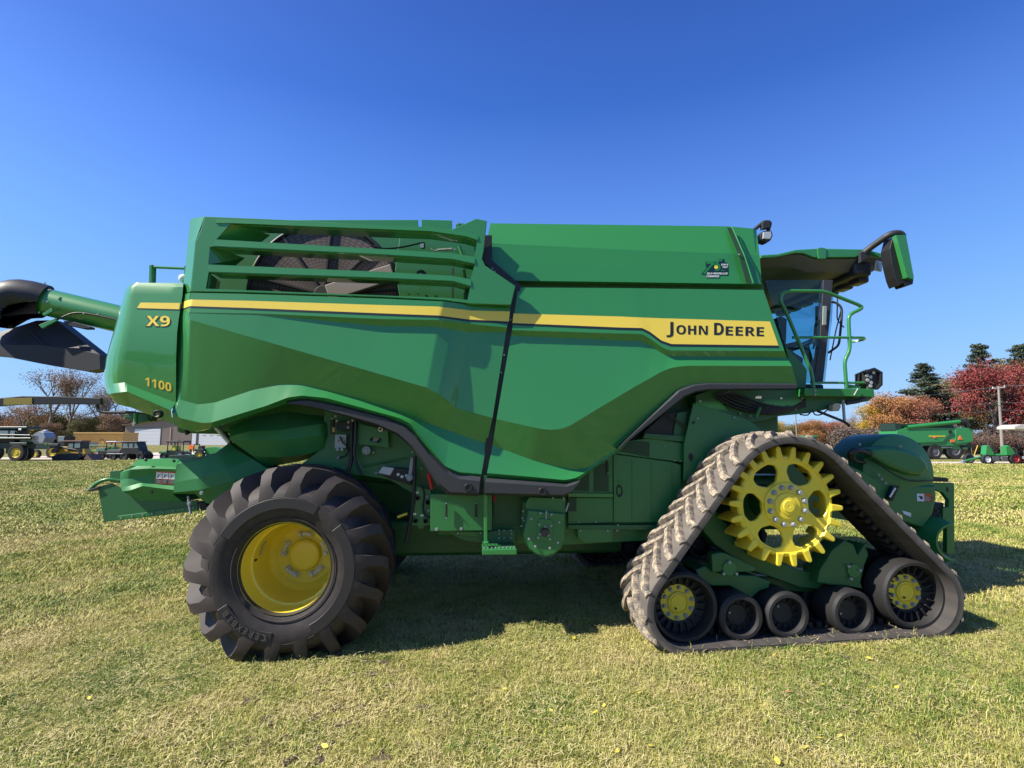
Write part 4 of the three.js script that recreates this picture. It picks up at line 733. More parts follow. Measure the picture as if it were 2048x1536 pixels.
// ---------------------------------------------------------------- feeder house and front
{
  const z = -6.0;
  const c = P(1797, 945, z), r = radM(1797, 945, z, 78);
  const drum = mk(combine, 'feeder_drum_cover', lathe([[0, .06], [r * .45, .05], [r * .8, .02], [r * .97, 0], [r, -.03], [r, -.6]], 64), M.greenFlat, c);
  ext(drum, 'drum_bulge', [[1741, 897], [1770, 892], [1806, 896], [1842, 908], [1857, 925], [1860, 940], [1845, 952], [1820, 950], [1780, 935], [1745, 915]], z + .13, .2, M.greenFlat, { bevel: .05, seg: 4 });
  tube(drum, 'cable', [[1745, 915, z + .1], [1775, 940, z + .12], [1815, 960, z + .12], [1850, 962, z + .1], [1868, 960, z + .05]], .008, M.black, { smooth: true });
  for (const [x, y] of [[1757, 950], [1763, 958], [1771, 966], [1800, 893], [1719, 889]]) bolt(drum, x, y, z + .09, .014);
  const fh = ext(combine, 'feeder_side', [[1700, 930], [1760, 960], [1792, 973], [1871, 971], [1873, 996], [1864, 1032], [1847, 1056], [1800, 1040], [1740, 1000], [1700, 980]], z + .05, 1.6, M.greenFlat, { bevel: .02 });
  const fd = canvasTex(256, 128, (x, w, h) => { x.fillStyle = '#d8d9de'; x.fillRect(0, 0, w, h); x.fillStyle = '#b4502c'; x.fillRect(118, 0, 138, 40); x.fillStyle = '#7d4436'; x.fillRect(118, 40, 138, 88); x.fillStyle = '#d0c4bc'; for (let k = 0; k < 6; k++) x.fillRect(130, 48 + k * 13, 60 + (k * 31) % 50, 4); x.fillStyle = '#23303c'; x.beginPath(); x.arc(72, 72, 26, 0, 7); x.fill(); x.fillRect(24, 40, 60, 20); });
  mk(fh, 'safety_decal', quadGeo([P(1834, 1002, z + .056), P(1866, 1004, z + .056), P(1865.5, 988, z + .056), P(1833.5, 987, z + .056)]), new THREE.MeshStandardMaterial({ map: fd, roughness: .5 }));
  ext(fh, 'safety_label', [[1804, 1021], [1822, 1026], [1822, 1034], [1808, 1028]], z + .057, .004, M.white, { bevel: 0 });
  ext(fh, 'lift_cylinder', [[1776, 996], [1786, 972], [1800, 972], [1786, 1002]], z + .1, .08, M.dark); tube(fh, 'cylinder_rod', [[1779, 994, z + .13], [1790, 976, z + .13]], .012, M.chrome);
  ext(combine, 'header_plate', [[1863, 966], [1909, 966], [1909, 1106], [1894, 1106], [1894, 1046], [1886, 1040], [1886, 1016], [1897, 1014], [1898, 1000], [1886, 985], [1872, 980]], z - .02, .06, M.greenFlat);
  ext(combine, 'rubber_flap', [[1862, 953], [1896, 956], [1898, 964], [1864, 963]], z + .0, .5, M.dark);
  ext(combine, 'latch_gear', [[1866, 1012], [1888, 1006], [1888, 1036], [1880, 1046], [1862, 1034]], z - .06, .2, M.dark); for (const [x, y] of [[1874, 1022], [1878, 1031], [1881, 1038]]) bolt(combine, x, y, z + .01, .02, M.dark);
  mk(combine, 'slot_mark', boxGeo(-.012, .012, -.025, .025, 0, .004, .002), M.black, P(1895, 979, z - .018));
  // tube ring, open at the front
  { const q = P(1906, 1085, z + .2), R = radM(1906, 1085, z + .2, 37); mk(combine, 'feeder_tube', (() => { const g = new THREE.LatheGeometry([[R * 1.3, -.7], [R * 1.3, -.2], [R * 1.02, -.01], [R, 0], [R - .022, 0], [R - .03, -.012], [R * 1.15, -.2], [R * 1.15, -.7]].map(p => new THREE.Vector2(...p)), 40, Math.PI - .15, Math.PI + .2); g.rotateX(Math.PI / 2); return toCreasedNormals(g, .5); })(), std(C(.022, .19, .045), .42, { clearcoat: .6, clearcoatRoughness: .15 }), q); mk(combine, 'tube_floor', cylZ(R - .045, .05), M.black, q.clone().add(V(0, 0, -.45))); }
  mk(combine, 'feeder_house', (() => { const a = P(1560, 860, -6.3), b = P(1850, 1040, -6.3); const s = new THREE.Shape([[a.x - .2, a.y - .35], [b.x - .75, b.y + .42], [b.x - .05, b.y + .3], [b.x - .1, b.y - .15], [a.x - .2, a.y - .9]].map(p => new THREE.Vector2(...p))); const g = new THREE.ExtrudeGeometry(s, { depth: 1.4, bevelEnabled: false }); g.translate(0, 0, -7.5); return g; })(), M.greenDeep);
  // hoses beside the track top
  for (let i = 0; i < 3; i++) tube(combine, 'hydraulic_hose', [[1740, 905 + i * 2, z + .1], [1710 + i * 3, 899 + i, z + .15], [1698 + i * 4, 906 + i, z + .15], [1702 + i * 4, 918 + i, z + .1], [1730, 925, z + .05]], .02, M.black, { smooth: true });
}
// ---------------------------------------------------------------- side of the chassis between the wheels
{
  const meshTex = canvasTex(256, 256, (x, w, h) => { x.fillStyle = '#1b5a2c'; x.fillRect(0, 0, w, h); x.fillStyle = '#081008'; for (let j = 0; j < 18; j++) for (let i = 0; i < 16; i++) { x.beginPath(); x.arc((i + (j % 2) * .5 + .25) * 16, (j + .5) * 14.2, 6.3, 0, 7); x.fill(); } });
  const meshMat = new THREE.MeshStandardMaterial({ map: meshTex, roughness: .5, side: THREE.DoubleSide });
  const grille = (parent, q, z) => mk(parent, 'grille', quadGeo(q.map(p => P(p[0], p[1], z))), meshMat);
  const bk = ext(combine, 'side_wall', [[1130, 900], [1226, 905], [1345, 924], [1400, 930], [1460, 1000], [1400, 1075], [1130, 1090], [985, 1085], [985, 990]], -5.58, .04, M.greenFlat);
  const p1 = ext(combine, 'access_panel', [[861, 988], [984, 989], [984, 1061], [861, 1062.5]], -5.3, .03, M.greenFlat);
  for (const [x, y0, y1] of [[892.6, 1006, 1037], [952.3, 1006, 1037]]) { ext(p1, 'handle', [[x - 2, y0], [x + 2.2, y0], [x + 2, y1], [x - 2.2, y1]], -5.26, .02, M.black, { bevel: .004 }); bolt(p1, x, y0 + 1, -5.258, .006); bolt(p1, x, y1 - 1, -5.258, .006); }
  for (const [x, y] of [[873, 1058.5], [922, 1057.5]]) bolt(p1, x, y, -5.295, .015, M.zinc, .006);
  ext(combine, 'lower_panel', [[870, 1060], [984, 1062], [1030, 1075], [1040, 1084], [985, 1086], [930, 1082], [900, 1068]], -5.45, .03, M.greenDeep); ext(combine, 'lower_plate', [[919, 1062], [958, 1063], [958, 1072], [919, 1071]], -5.43, .02, M.greenFlat); for (const [x, y] of [[916, 1066], [961, 1066]]) bolt(combine, x, y, -5.43, .010);
  ext(combine, 'step_post', [[967, 950], [975, 950], [975, 1086], [968, 1086]], -5.16, .035, M.green); 
  const st = ext(combine, 'step', [[964, 1100], [1033.5, 1098], [1033.5, 1109.5], [964.5, 1110]], -5.05, .012, M.green);
  { const a = P(965, 1099, -5.05), b = P(1033, 1099, -5.05); mk(st, 'step_tread', boxGeo(a.x, b.x, a.y - .02, a.y, -5.40, -5.062, .004), M.greenFlat); for (let i = 0; i < 9; i++) mk(st, 'tread_tooth', boxGeo(lerp(a.x, b.x, (i + .35) / 9), lerp(a.x, b.x, (i + .65) / 9), a.y, a.y + .012, -5.10, -5.08, .003), M.zinc); for (let j = 0; j < 4; j++) for (let i = 0; i < 9; i++) mk(st, 'tread_hole', cylZ(.011, .004, 8), M.black, V(lerp(a.x, b.x, (i + .5) / 9), a.y + .002, -5.14 - j * .065)).rotation.x = -Math.PI / 2; }
  ext(combine, 'step_bracket', [[968, 1064], [1031, 1058], [1031, 1100], [968, 1100]], -5.42, .03, M.greenDeep); for (const [x, y] of [[998, 1061], [1008, 1061], [1022, 1061], [998, 1068], [1023, 1068], [998, 1076], [1008, 1076], [1022, 1076]]) bolt(combine, x, y, -5.415, .008);
  ext(combine, 'step_clamp', [[965, 1085], [977, 1084], [977, 1087], [967, 1090]], -5.1, .06, M.green);
  ext(combine, 'cavity_wall', [[984, 985], [1050, 985], [1046, 1050], [990, 1050]], -5.56, .02, M.greenDeep); ext(combine, 'red_spring', [[986, 992], [992, 990], [991, 1004], [986, 1003]], -5.5, .04, M.red);
  // elevator boot
  const eb = ext(combine, 'elevator_boot', [[1058, 1021], [1128.5, 1028], [1128.5, 1078], [1122, 1094], [1108, 1107], [1091, 1112], [1074, 1108], [1060, 1098], [1050, 1083], [1047, 1070], [1053, 1045]], -5.22, .25, M.greenFlat);
  ext(eb, 'boot_flange', [[1056, 1019], [1130, 1026.5], [1130, 1080], [1123, 1096], [1108, 1109.5], [1091, 1114], [1073, 1110], [1058, 1099], [1048, 1084], [1045, 1070], [1051, 1045]], -5.26, .02, M.greenFlat);
  ext(eb, 'boot_cover', [[1077, 1040], [1082, 1037], [1102, 1039], [1107, 1044], [1104, 1083], [1072, 1080]], -5.207, .02, M.greenFlat);
  mk(eb, 'boot_bearing', lathe([[0, .03], [.034, .03], [.037, .024], [.037, .01], [.042, .008], [.042, -.01]], 24), M.black, P(1089.5, 1064, -5.20));
  for (const [x, y] of [[1203, 738], [1390, 762], [1047, 833], [1522, 893], [1183, 930], [1385, 953], [1160, 1157], [1362, 1182], [1006, 1175], [1496, 1238], [1113, 1303], [1363, 1333], [1280, 978], [1200, 1092], [1335, 1110]]) bolt(eb, 940 + x / 8.533, 940 + y / 8.533, -5.205, .011);
  tube(eb, 'adjuster_bolt', [[1093, 1021, -5.19], [1092, 1038, -5.19]], .007, M.zinc);
  ext(combine, 'elevator_leg', [[1058, 994], [1131.5, 997], [1129, 1030], [1056, 1024], [1050, 1010]], -5.28, .25, M.greenFlat); for (const [x, y] of [[1106, 996], [1127, 996], [1127, 999]]) bolt(combine, x, y, -5.275, .008);
  ext(combine, 'elevator_flange', [[1046, 1003], [1056, 1003], [1053, 1040], [1047, 1060], [1044, 1040]], -5.33, .04, M.greenDeep); for (const [x, y] of [[1046, 1022], [1045, 1036], [1048, 1041], [1043, 1052]]) bolt(combine, x, y, -5.32, .009);
  tube(combine, 'lever', [[1137, 1006, -5.22], [1132, 1023, -5.22]], .008, M.zinc);
  // grilles and side doors
  const d1 = ext(combine, 'mesh_door', [[1135, 930], [1226, 905], [1226, 986], [1136, 988]], -5.5, .03, M.greenFlat); grille(d1, [[1188, 982], [1217.5, 983], [1217.5, 925], [1188, 932]], -5.493); grille(d1, [[1149, 981], [1178.5, 982], [1178.5, 937], [1149, 947]], -5.493);
  ext(d1, 'handle', [[1212.5, 917], [1216.5, 917], [1217.5, 948], [1213.5, 948]], -5.48, .02, M.black); bolt(d1, 1214.5, 919, -5.478, .006); bolt(d1, 1215.5, 946, -5.478, .006);
  ext(combine, 'door_rail', [[1136, 986], [1226, 987], [1226, 995], [1136, 994]], -5.47, .03, M.green);
  const d2 = ext(combine, 'lower_door', [[1136, 995], [1226, 996], [1228, 1045], [1136, 1048]], -5.5, .03, M.greenFlat); grille(d2, [[1136.5, 1022.5], [1153, 1023], [1153, 996], [1136.5, 995.5]], -5.493);
  for (const [x, y] of [[1158, 1044], [1192, 1044]]) bolt(d2, x, y, -5.49, .008);
  ext(combine, 'chassis_rail', [[1136, 1050], [1400, 1050], [1400, 1062], [1136, 1058]], -5.46, .05, M.greenDeep); for (const [x, y] of [[1161, 1061], [1215, 1061], [1234, 1061], [1236, 1050]]) bolt(combine, x, y, -5.45, .009);
  ext(combine, 'chassis_foot', [[1154, 1058], [1226, 1058], [1224, 1084], [1170, 1086], [1157, 1078]], -5.47, .04, M.greenFlat);
  const d3 = ext(combine, 'side_door', [[1227, 908], [1344, 924], [1362, 930], [1362, 1045], [1228, 1045]], -5.48, .03, M.greenFlat);
  for (const x of [1264, 1302, 1344]) ext(d3, 'door_rib', [[x, 915 + (x - 1227) * .13], [x + 1.2, 915 + (x - 1227) * .13], [x + 1.2, 1040], [x, 1040]], -5.474, .01, M.greenFlat, { bevel: .001 });
  { const q = P(1239, 982, -5.475); const g = lathe([[0, -.01], [.018, -.01], [.022, .004], [.032, .006], [.034, -.005]], 24); g.scale(1, 1.9, 1); mk(d3, 'latch', g, M.black, q); mk(d3, 'keyhole', cylZ(.014, .01, 12), M.greenDeep, P(1238, 963, -5.475)); }
  const d4 = ext(combine, 'upper_side_panel', [[1228, 897], [1252, 882], [1300, 876], [1368, 886], [1368, 925], [1228, 907]], -5.49, .03, M.greenFlat); grille(d4, [[1236, 902], [1299, 914], [1299.5, 884], [1262, 881]], -5.482);
  for (const [x, y] of [[1330, 892], [1349, 921], [1361, 922]]) bolt(d4, x, y, -5.485, .008);
  ext(combine, 'panel_rail', [[1290, 866], [1370, 872], [1370, 884], [1285, 876]], -5.46, .04, M.greenDeep);
  ext(combine, 'dark_window_plate', [[1285, 867], [1330, 826], [1356, 823], [1352, 872]], -5.52, .05, M.black); ext(combine, 'box_frame', [[1346, 872], [1354, 826], [1375, 822], [1372, 878]], -5.5, .04, M.greenDeep); tube(combine, 'gas_strut', [[1330, 826, -5.45], [1375, 856, -5.45]], .010, M.black);  // black plate stands for a dark window opening, its shade painted in
  const sh = ext(combine, 'track_shield', [[1387, 806], [1490, 837], [1512, 850], [1534, 869], [1500, 880], [1440, 920], [1400, 960], [1368, 960], [1368.5, 886]], -5.42, .03, M.greenFlat);
  for (const [x, y] of [[1395, 837], [1468, 835]]) bolt(sh, x, y, -5.41, .010); mk(sh, 'plug', cylZ(.016, .01, 12), M.dark, P(1387.5, 845, -5.412)); { const g = cylZ(.024, .01, 16); g.scale(1, 1.6, 1); mk(sh, 'latch', g, M.black, P(1382, 914, -5.412)); }
}
// ---------------------------------------------------------------- machinery above the rear wheel
{
  const Q = (x, y) => [640 + x / 7.68, 800 + y / 7.68];
  const w = ext(combine, 'machinery_wall', [[650, 815], [700, 825], [800, 850], [900, 940], [900, 1000], [830, 990], [780, 960], [720, 950], [640, 950], [600, 930], [640, 900]], -5.66, .04, M.greenFlat);
  tube(w, 'stiffening_rib', [[725, 933, -5.655], [814, 916, -5.655]], .012, M.greenFlat);
  ext(combine, 'slotted_plate', [Q(590, 350), Q(1050, 470), Q(1060, 740), Q(800, 700), Q(580, 690)], -5.56, .02, M.greenFlat, { holes: [[Q(770, 575), Q(830, 562), Q(930, 575), Q(965, 610), Q(950, 660), Q(900, 668), Q(790, 655), Q(752, 615)]] });
  for (let i = 0; i < 3; i++) tube(combine, 'pipe', [[740 + i * 4, 888, -5.60], [752 + i * 4, 872, -5.60]], .009, M.zinc);
  mk(combine, 'pulley', lathe([[0, .02], [.018, .02], [.02, .01], [.030, .008], [.034, .02], [.040, .02], [.042, -.02]], 24), M.zinc, P(733, 901, -5.55)); mk(combine, 'pulley_nut', cylZ(.014, .02, 6), M.zinc, P(733, 901, -5.52));
  mk(combine, 'washer', lathe([[.012, .006], [.022, .006], [.026, 0], [.026, -.01]], 20), M.white, P(761, 858.6, -5.54));
  tube(combine, 'hose', [[711.5, 838, -5.5], [711, 870, -5.5], [709, 911, -5.5], [714, 930, -5.5], [724, 950, -5.5]], .014, std(C(.01, .018, .04), .3), { smooth: true }); tube(combine, 'hose', [[704, 838, -5.53], [703, 870, -5.53], [702, 920, -5.53], [696, 945, -5.53]], .022, M.black, { smooth: true });
  const vb = ext(combine, 'valve_block', [Q(235, 525), Q(405, 530), Q(400, 740), Q(370, 750), Q(225, 745), Q(225, 640)], -5.55, .06, std(C(.3, .31, .33), .4, { metalness: .5 }));
  for (const [x, y] of [[260, 610], [320, 640], [350, 640], [265, 760], [335, 760], [300, 590]]) mk(vb, 'valve_fitting', cylZ(.016, .04, 10), M.zinc, P(...Q(x, y), -5.52));
  tube(vb, 'cable', [Q(300, 560).concat(-5.48), Q(360, 660).concat(-5.48), Q(440, 740).concat(-5.5), Q(400, 850).concat(-5.55), Q(300, 890).concat(-5.58)], .007, M.black, { smooth: true });
  const can = tube(combine, 'filter_canister', [Q(195, 300).concat(-5.52), Q(198, 520).concat(-5.52)], .022, M.black); tube(can, 'filter_top', [Q(195, 285).concat(-5.52), Q(195, 330).concat(-5.52)], .018, M.zinc); ext(can, 'filter_label', [Q(190, 420), Q(225, 420), Q(225, 495), Q(190, 495)], -5.494, .004, std(C(.45, .30, .05), .5), { bevel: 0 });
  ext(combine, 'solenoid_pack', [Q(255, 330), Q(350, 320), Q(455, 340), Q(460, 470), Q(330, 480), Q(255, 450)], -5.54, .08, M.black); for (const [x, y] of [[260, 320], [440, 340], [435, 420], [500, 315], [240, 250]]) bolt(combine, ...Q(x, y), -5.5, .012);
  for (const [x, y] of [[282, 885], [485, 865], [820, 805], [860, 1122], [1420, 800], [1560, 1048]]) bolt(combine, ...Q(x, y), -5.62, .012);
  ext(combine, 'gearbox', [Q(890, 1120), Q(960, 1040), Q(1150, 1040), Q(1380, 1065), Q(1410, 1200), Q(1390, 1310), Q(1150, 1230), Q(1050, 1200)], -5.52, .2, M.black); ext(combine, 'gearbox_plate', [Q(965, 1022), Q(1142, 1045), Q(1075, 1160), Q(890, 1120)], -5.50, .02, std(C(.5, .52, .55), .4)); for (const [x, y] of [[1200, 1143], [1260, 1178], [1328, 1163]]) bolt(combine, ...Q(x, y), -5.51, .014, M.white);
  const ln = ext(combine, 'link_arm', [Q(1395, 885), Q(1440, 885), Q(1410, 1180), Q(1350, 1180)], -5.46, .02, M.zinc); mk(ln, 'link_bearing', lathe([[0, .01], [.014, .01], [.018, .004], [.026, .004], [.03, .012], [.034, .01], [.034, -.02]], 20), M.zinc, P(...Q(1375, 1190), -5.45));
  tube(combine, 'support_post', [[830, 912, -5.42], [827, 1000, -5.42], [812, 1085, -5.42]], .017, M.black, { smooth: true });
  tube(combine, 'extinguisher', [[857, 946, -5.4], [864, 978, -5.4]], .022, M.red);
  const pp = ext(combine, 'port_panel', [[832, 972], [862, 980], [862, 1051], [824, 1051], [829, 1000]], -5.44, .04, M.greenFlat);
  for (const [x, y] of [[835, 996], [855.5, 1005], [831, 1042], [851, 1042]]) mk(pp, 'port', lathe([[0, -.01], [.012, -.01], [.014, .02], [.02, .02], [.024, 0]], 16), M.black, P(x, y, -5.43)); for (const [x, y] of [[857.5, 1021], [854.5, 993]]) bolt(pp, x, y, -5.43, .012);
  for (const [x, y] of [[834, 985], [829.5, 1028], [844, 1031]]) ext(pp, 'port_label', [[x - 3, y - 2], [x + 3, y - 2], [x + 3, y + 2], [x - 3, y + 2]], -5.436, .004, M.white, { bevel: 0 });
  tube(pp, 'cable', [[841, 968, -5.4], [848, 985, -5.4], [846, 1015, -5.4], [850, 1030, -5.4], [860, 1036, -5.4]], .009, M.black, { smooth: true });
  ext(combine, 'port_foot', [[834, 1050], [848, 1050], [847, 1057], [836, 1057]], -5.46, .05, M.greenFlat);
  tube(combine, 'yellow_handle', [[795, 1034, -5.5], [815, 1027, -5.5]], .014, M.yellow);
  ext(combine, 'dark_bay', [[700, 960], [900, 980], [860, 1080], [740, 1080]], -6.85, .05, M.greenFlat);
}
// ---------------------------------------------------------------- yard, road and things in the background
{ // gravel yard on the left, road on the right: strips across the view
  const L = (D, x0, x1, n = 12) => Array.from({ length: n + 1 }, (_, i) => { const p = A(lerp(x0, x1, i / n), 886, D); return [p.x, p.z]; });
  strip('gravel_yard', L(57, -700, 470), L(100, -700, 470), gravelMat, .006);
  strip('lawn_path', L(45.5, 1700, 2600), L(49, 1700, 2600), gravelMat, .006);
  strip('road', L(66, 1500, 2900), L(73, 1480, 2900), roadMat, .008);
}
const WH = {};
function wheelG(r, w) { const k = r.toFixed(3) + '_' + w; return WH[k] || (WH[k] = { t: lathe([[r * .58, 0], [r * .8, .02], [r * .95, 0], [r, -.06], [r, -w + .06], [r * .95, -w], [r * .58, -w]], 28), r: lathe([[0, -.06], [r * .2, -.03], [r * .25, -.07], [r * .5, -.08], [r * .58, -.01], [r * .61, -.01], [r * .61, -w]], 24) }); }
const BM = { dk: std(C(.012, .03, .02), .4), g: std(C(.026, .23, .055), .4, { clearcoat: .4 }), y: std(C(.55, .42, .03), .5), by: std(C(.55, .33, .04), .5), blk: std(C(.014, .014, .015), .55), tyre: std(C(.02, .02, .02), .8), gl: std(C(.16, .22, .22), .08), wht: std(C(.72, .72, .74), .5), sil: std(C(.30, .32, .36), .35, { metalness: .3 }), rust: std(C(.16, .10, .08), .8), gry: std(C(.10, .10, .11), .6), red: std(C(.35, .02, .03), .45), org: std(C(.85, .16, .03), .5) };
// a thing in the background; parts are given in photo pixels relative to its foot, scaled by its distance
function far(name, label, category, px, D, group, turn = 0) {
  const o = thing(name, label, category, onGround(px, D), -PSI + turn, group), u = D / F;
  const T = {
    o, u,
    box(n, x0, x1, y0, y1, z0, z1, m, r = .04, par = o) { return lp(par, n, boxGeo(x0 * u, x1 * u, y0 * u, y1 * u, z0, z1, r), m); },
    poly(n, pts, z, d, m, par = o, bev = .02) { const g = new THREE.ExtrudeGeometry(new THREE.Shape(pts.map(p => new THREE.Vector2(p[0] * u, p[1] * u))), { depth: d - 2 * bev, bevelEnabled: bev > 0, bevelSize: bev, bevelThickness: bev, bevelSegments: 1, bevelOffset: -bev }); g.translate(0, 0, z - d + bev); return lp(par, n, g, m); },
    wheel(x, r, z, w, rim = BM.y, y) { const R = r * u, t = lp(o, 'wheel', wheelG(R, w).t, BM.tyre, x * u, (y === undefined ? r : y) * u - .02, z); lp(t, 'rim', wheelG(R, w).r, rim); return t; },
    bar(n, pts, r, m, par = o) { return lp(par, n, tubeGeo(pts.map(p => V(p[0] * u, p[1] * u, p[2] || 0)), r, { k: 6, n: pts.length * 4, round: .03 }), m); },
  };
  return T;
}
{ // self-propelled sprayer at the left edge
  const t = far('crop_sprayer', 'dark green self-propelled crop sprayer with silver tank and tall yellow-rimmed wheels', 'sprayer', 30, 52);
  t.wheel(20, 16.5, .9, .45); t.wheel(-42, 16.5, .9, .45); t.wheel(-4, 16, -1.2, .45); t.wheel(-66, 16, -1.2, .45);
  t.box('chassis', -62, 34, 24, 36, -.5, .5, BM.dk); t.box('hood', 20, 58, 36, 50, -.6, .6, BM.dk); t.box('cab', -26, 12, 36, 62, -.7, .7, BM.blk, .1); t.box('roof', -32, 36, 62, 68, -.8, .8, BM.dk, .1);
  t.box('cab_window', -22, -2, 44, 60, .68, .72, BM.gl); t.box('cab_window', 2, 11, 44, 60, .68, .72, BM.gl);
  const tk = t.poly('spray_tank', [[42, 40], [46, 52], [56, 58], [66, 56], [70, 46], [66, 36], [50, 34]], .6, 1.2, BM.sil); t.poly('tank_cap', [[50, 58], [60, 62], [62, 59]], .1, .3, BM.wht, tk);
  t.box('fender', 6, 40, 30, 36, .2, .9, BM.dk, .05); t.bar('boom', [[-60, 44, .9], [48, 44, .9]], .12, BM.dk); t.bar('boom', [[-60, 52, .9], [46, 50, .9]], .1, BM.dk); t.bar('mirror_arm', [[12, 58, .7], [22, 56, 1.0]], .03, BM.blk); t.box('fuel_box', -8, 14, 14, 26, .1, .5, BM.dk);
  t.box('lamp', 20, 26, 60, 64, .8, .86, BM.wht);
}
{ const t = far('loader_tractor', 'dark green loader tractor with yellow rear wheel standing behind the sprayer', 'tractor', 108, 60);
  t.wheel(10, 13, .8, .45); t.wheel(-24, 9, .8, .35); t.wheel(10, 13, -1.2, .45); t.wheel(-24, 9, -1.2, .35); t.box('hood', -34, -2, 18, 32, -.45, .45, BM.dk); t.box('cab', 16, 32, 24, 44, -.7, .7, BM.blk, .08); t.box('cab_window', 18, 30, 33, 43, .68, .73, BM.gl); t.bar('loader_arm', [[-6, 26, .7], [6, 40, .7], [10, 40, .7]], .08, BM.g); t.bar('loader_arm', [[-2, 40, .7], [12, 40, .7]], .05, BM.wht); t.box('fender', 2, 22, 24, 29, -.9, .9, BM.dk); t.box('loader_bucket', 26, 36, 4, 16, -.9, .9, BM.by); }
{ const t = far('track_loader', 'black and yellow compact track loader on the gravel edge', 'track loader', 152, 54);
  t.poly('track', [[-30, 0], [18, 0], [26, 6], [20, 14], [-20, 12], [-33, 6]], .85, .4, BM.blk); t.poly('track', [[-30, 0], [18, 0], [26, 6], [20, 14], [-20, 12], [-33, 6]], -.45, .4, BM.blk);
  t.poly('body', [[-32, 10], [-28, 24], [-6, 28], [24, 22], [28, 12], [10, 8]], .45, .9, BM.by); t.box('cab', -8, 20, 18, 37, -.5, .5, BM.blk, .05); t.box('cab_window', 6, 17, 24, 35, .49, .53, BM.gl); t.box('cab_window', -6, 3, 22, 34, .49, .53, BM.gl); t.box('cab_roof', -20, 21, 36, 39, -.6, .6, BM.rust); t.bar('lift_arm', [[-24, 26, .7], [14, 20, .7], [30, 8, .7]], .1, BM.blk); t.bar('lift_arm', [[-24, 26, -.7], [14, 20, -.7], [30, 8, -.7]], .1, BM.blk); t.poly('bucket', [[-36, 14], [-26, 16], [-20, 26], [-34, 22]], .8, 1.6, BM.gry); t.poly('bucket_edge', [[30, 2], [48, 0], [36, 12]], .8, 1.6, BM.rust); }
{ const t = far('utility_vehicle', 'black crew-cab utility vehicle with cargo bed parked on gravel before the shed', 'utility vehicle', 262, 55);
  t.wheel(-24, 6.5, .75, .3, BM.gry); t.wheel(-2, 7.5, .75, .3, BM.gry); t.wheel(30, 7.5, .75, .3, BM.gry); t.wheel(-2, 7.5, -.45, .3, BM.gry); t.wheel(30, 7.5, -.45, .3, BM.gry); t.wheel(-24, 6.5, -.45, .3, BM.gry);
  t.poly('body', [[-34, 10], [-34, 18], [-10, 20], [-8, 24], [22, 24], [27, 18], [33, 16], [34, 8], [24, 6], [20, 12], [6, 12], [2, 6], [-16, 10]], .72, 1.4, BM.blk);
  t.poly('cabin', [[-10, 22], [-8, 34], [20, 35], [22, 32], [27, 18], [-10, 18]], .66, 1.3, BM.blk); t.poly('door_window', [[-7, 24], [-6, 32], [2, 32], [4, 24]], .68, .03, BM.gl, t.o, .005); t.poly('door_window', [[6, 24], [6, 32], [13, 32], [13, 24]], .68, .03, BM.gl, t.o, .005); t.poly('door_window', [[17, 23], [17, 32], [20, 32], [25, 23]], .68, .03, BM.gl, t.o, .005);
  t.box('roof', -12, 22, 34.5, 36.5, -.7, .7, BM.gry); t.box('cargo_bed', -36, -10, 14, 20, -.7, .74, BM.gry); t.box('bumper', 33, 37, 8, 14, -.6, .6, BM.blk); t.bar('bed_rail', [[-36, 12, .76], [-4, 12, .76]], .03, BM.sil); }
{ const t = far('utility_cart', 'small green cargo utility cart with roll frame behind the crew-cab vehicle', 'utility vehicle', 222, 58);
  t.wheel(-8, 6, .7, .3, BM.gry); t.wheel(14, 6, .7, .3, BM.gry); t.wheel(-8, 6, -.4, .3, BM.gry); t.wheel(14, 6, -.4, .3, BM.gry); t.box('body', -16, 20, 8, 16, -.65, .65, BM.blk); t.box('cargo_box', -20, -2, 14, 22, -.65, .65, std(C(.12, .2, .14), .5)); t.bar('roll_frame', [[0, 14, .6], [0, 33, .6], [18, 33, .6], [18, 14, .6]], .04, BM.blk); t.bar('roll_frame', [[0, 14, -.6], [0, 33, -.6], [18, 33, -.6], [18, 14, -.6]], .04, BM.blk); t.box('roof', -1, 19, 33, 35, -.65, .65, BM.wht); t.box('seat', 4, 12, 16, 24, -.5, .5, BM.g); }
{ const t = far('boom_trailer', 'pale green folded spray boom frame on the gravel yard before the container', 'farm implement', 205, 60);
  for (const z of [-.6, .6]) { t.bar('boom_rail', [[-36, 26, z], [38, 26, z]], .04, BM.g); t.bar('boom_rail', [[-36, 16, z], [38, 16, z]], .04, BM.g); }
  for (let i = 0; i < 9; i++) t.bar('boom_strut', [[-36 + i * 8.5, 16, .6], [-32 + i * 8.5, 26, .6], [-28 + i * 8.5, 16, .6]], .03, BM.g); for (const x of [-24, 22]) { t.bar('frame_leg', [[x, 16, 0], [x, 0, 0]], .06, BM.g); t.bar('cross_bar', [[x, 16, -.7], [x, 16, .7]], .05, BM.g); } t.box('tank', -6, 14, 2, 15, -.4, .4, BM.wht, .2); t.box('frame_beam', -26, 24, 13, 16, -.1, .1, BM.g); }
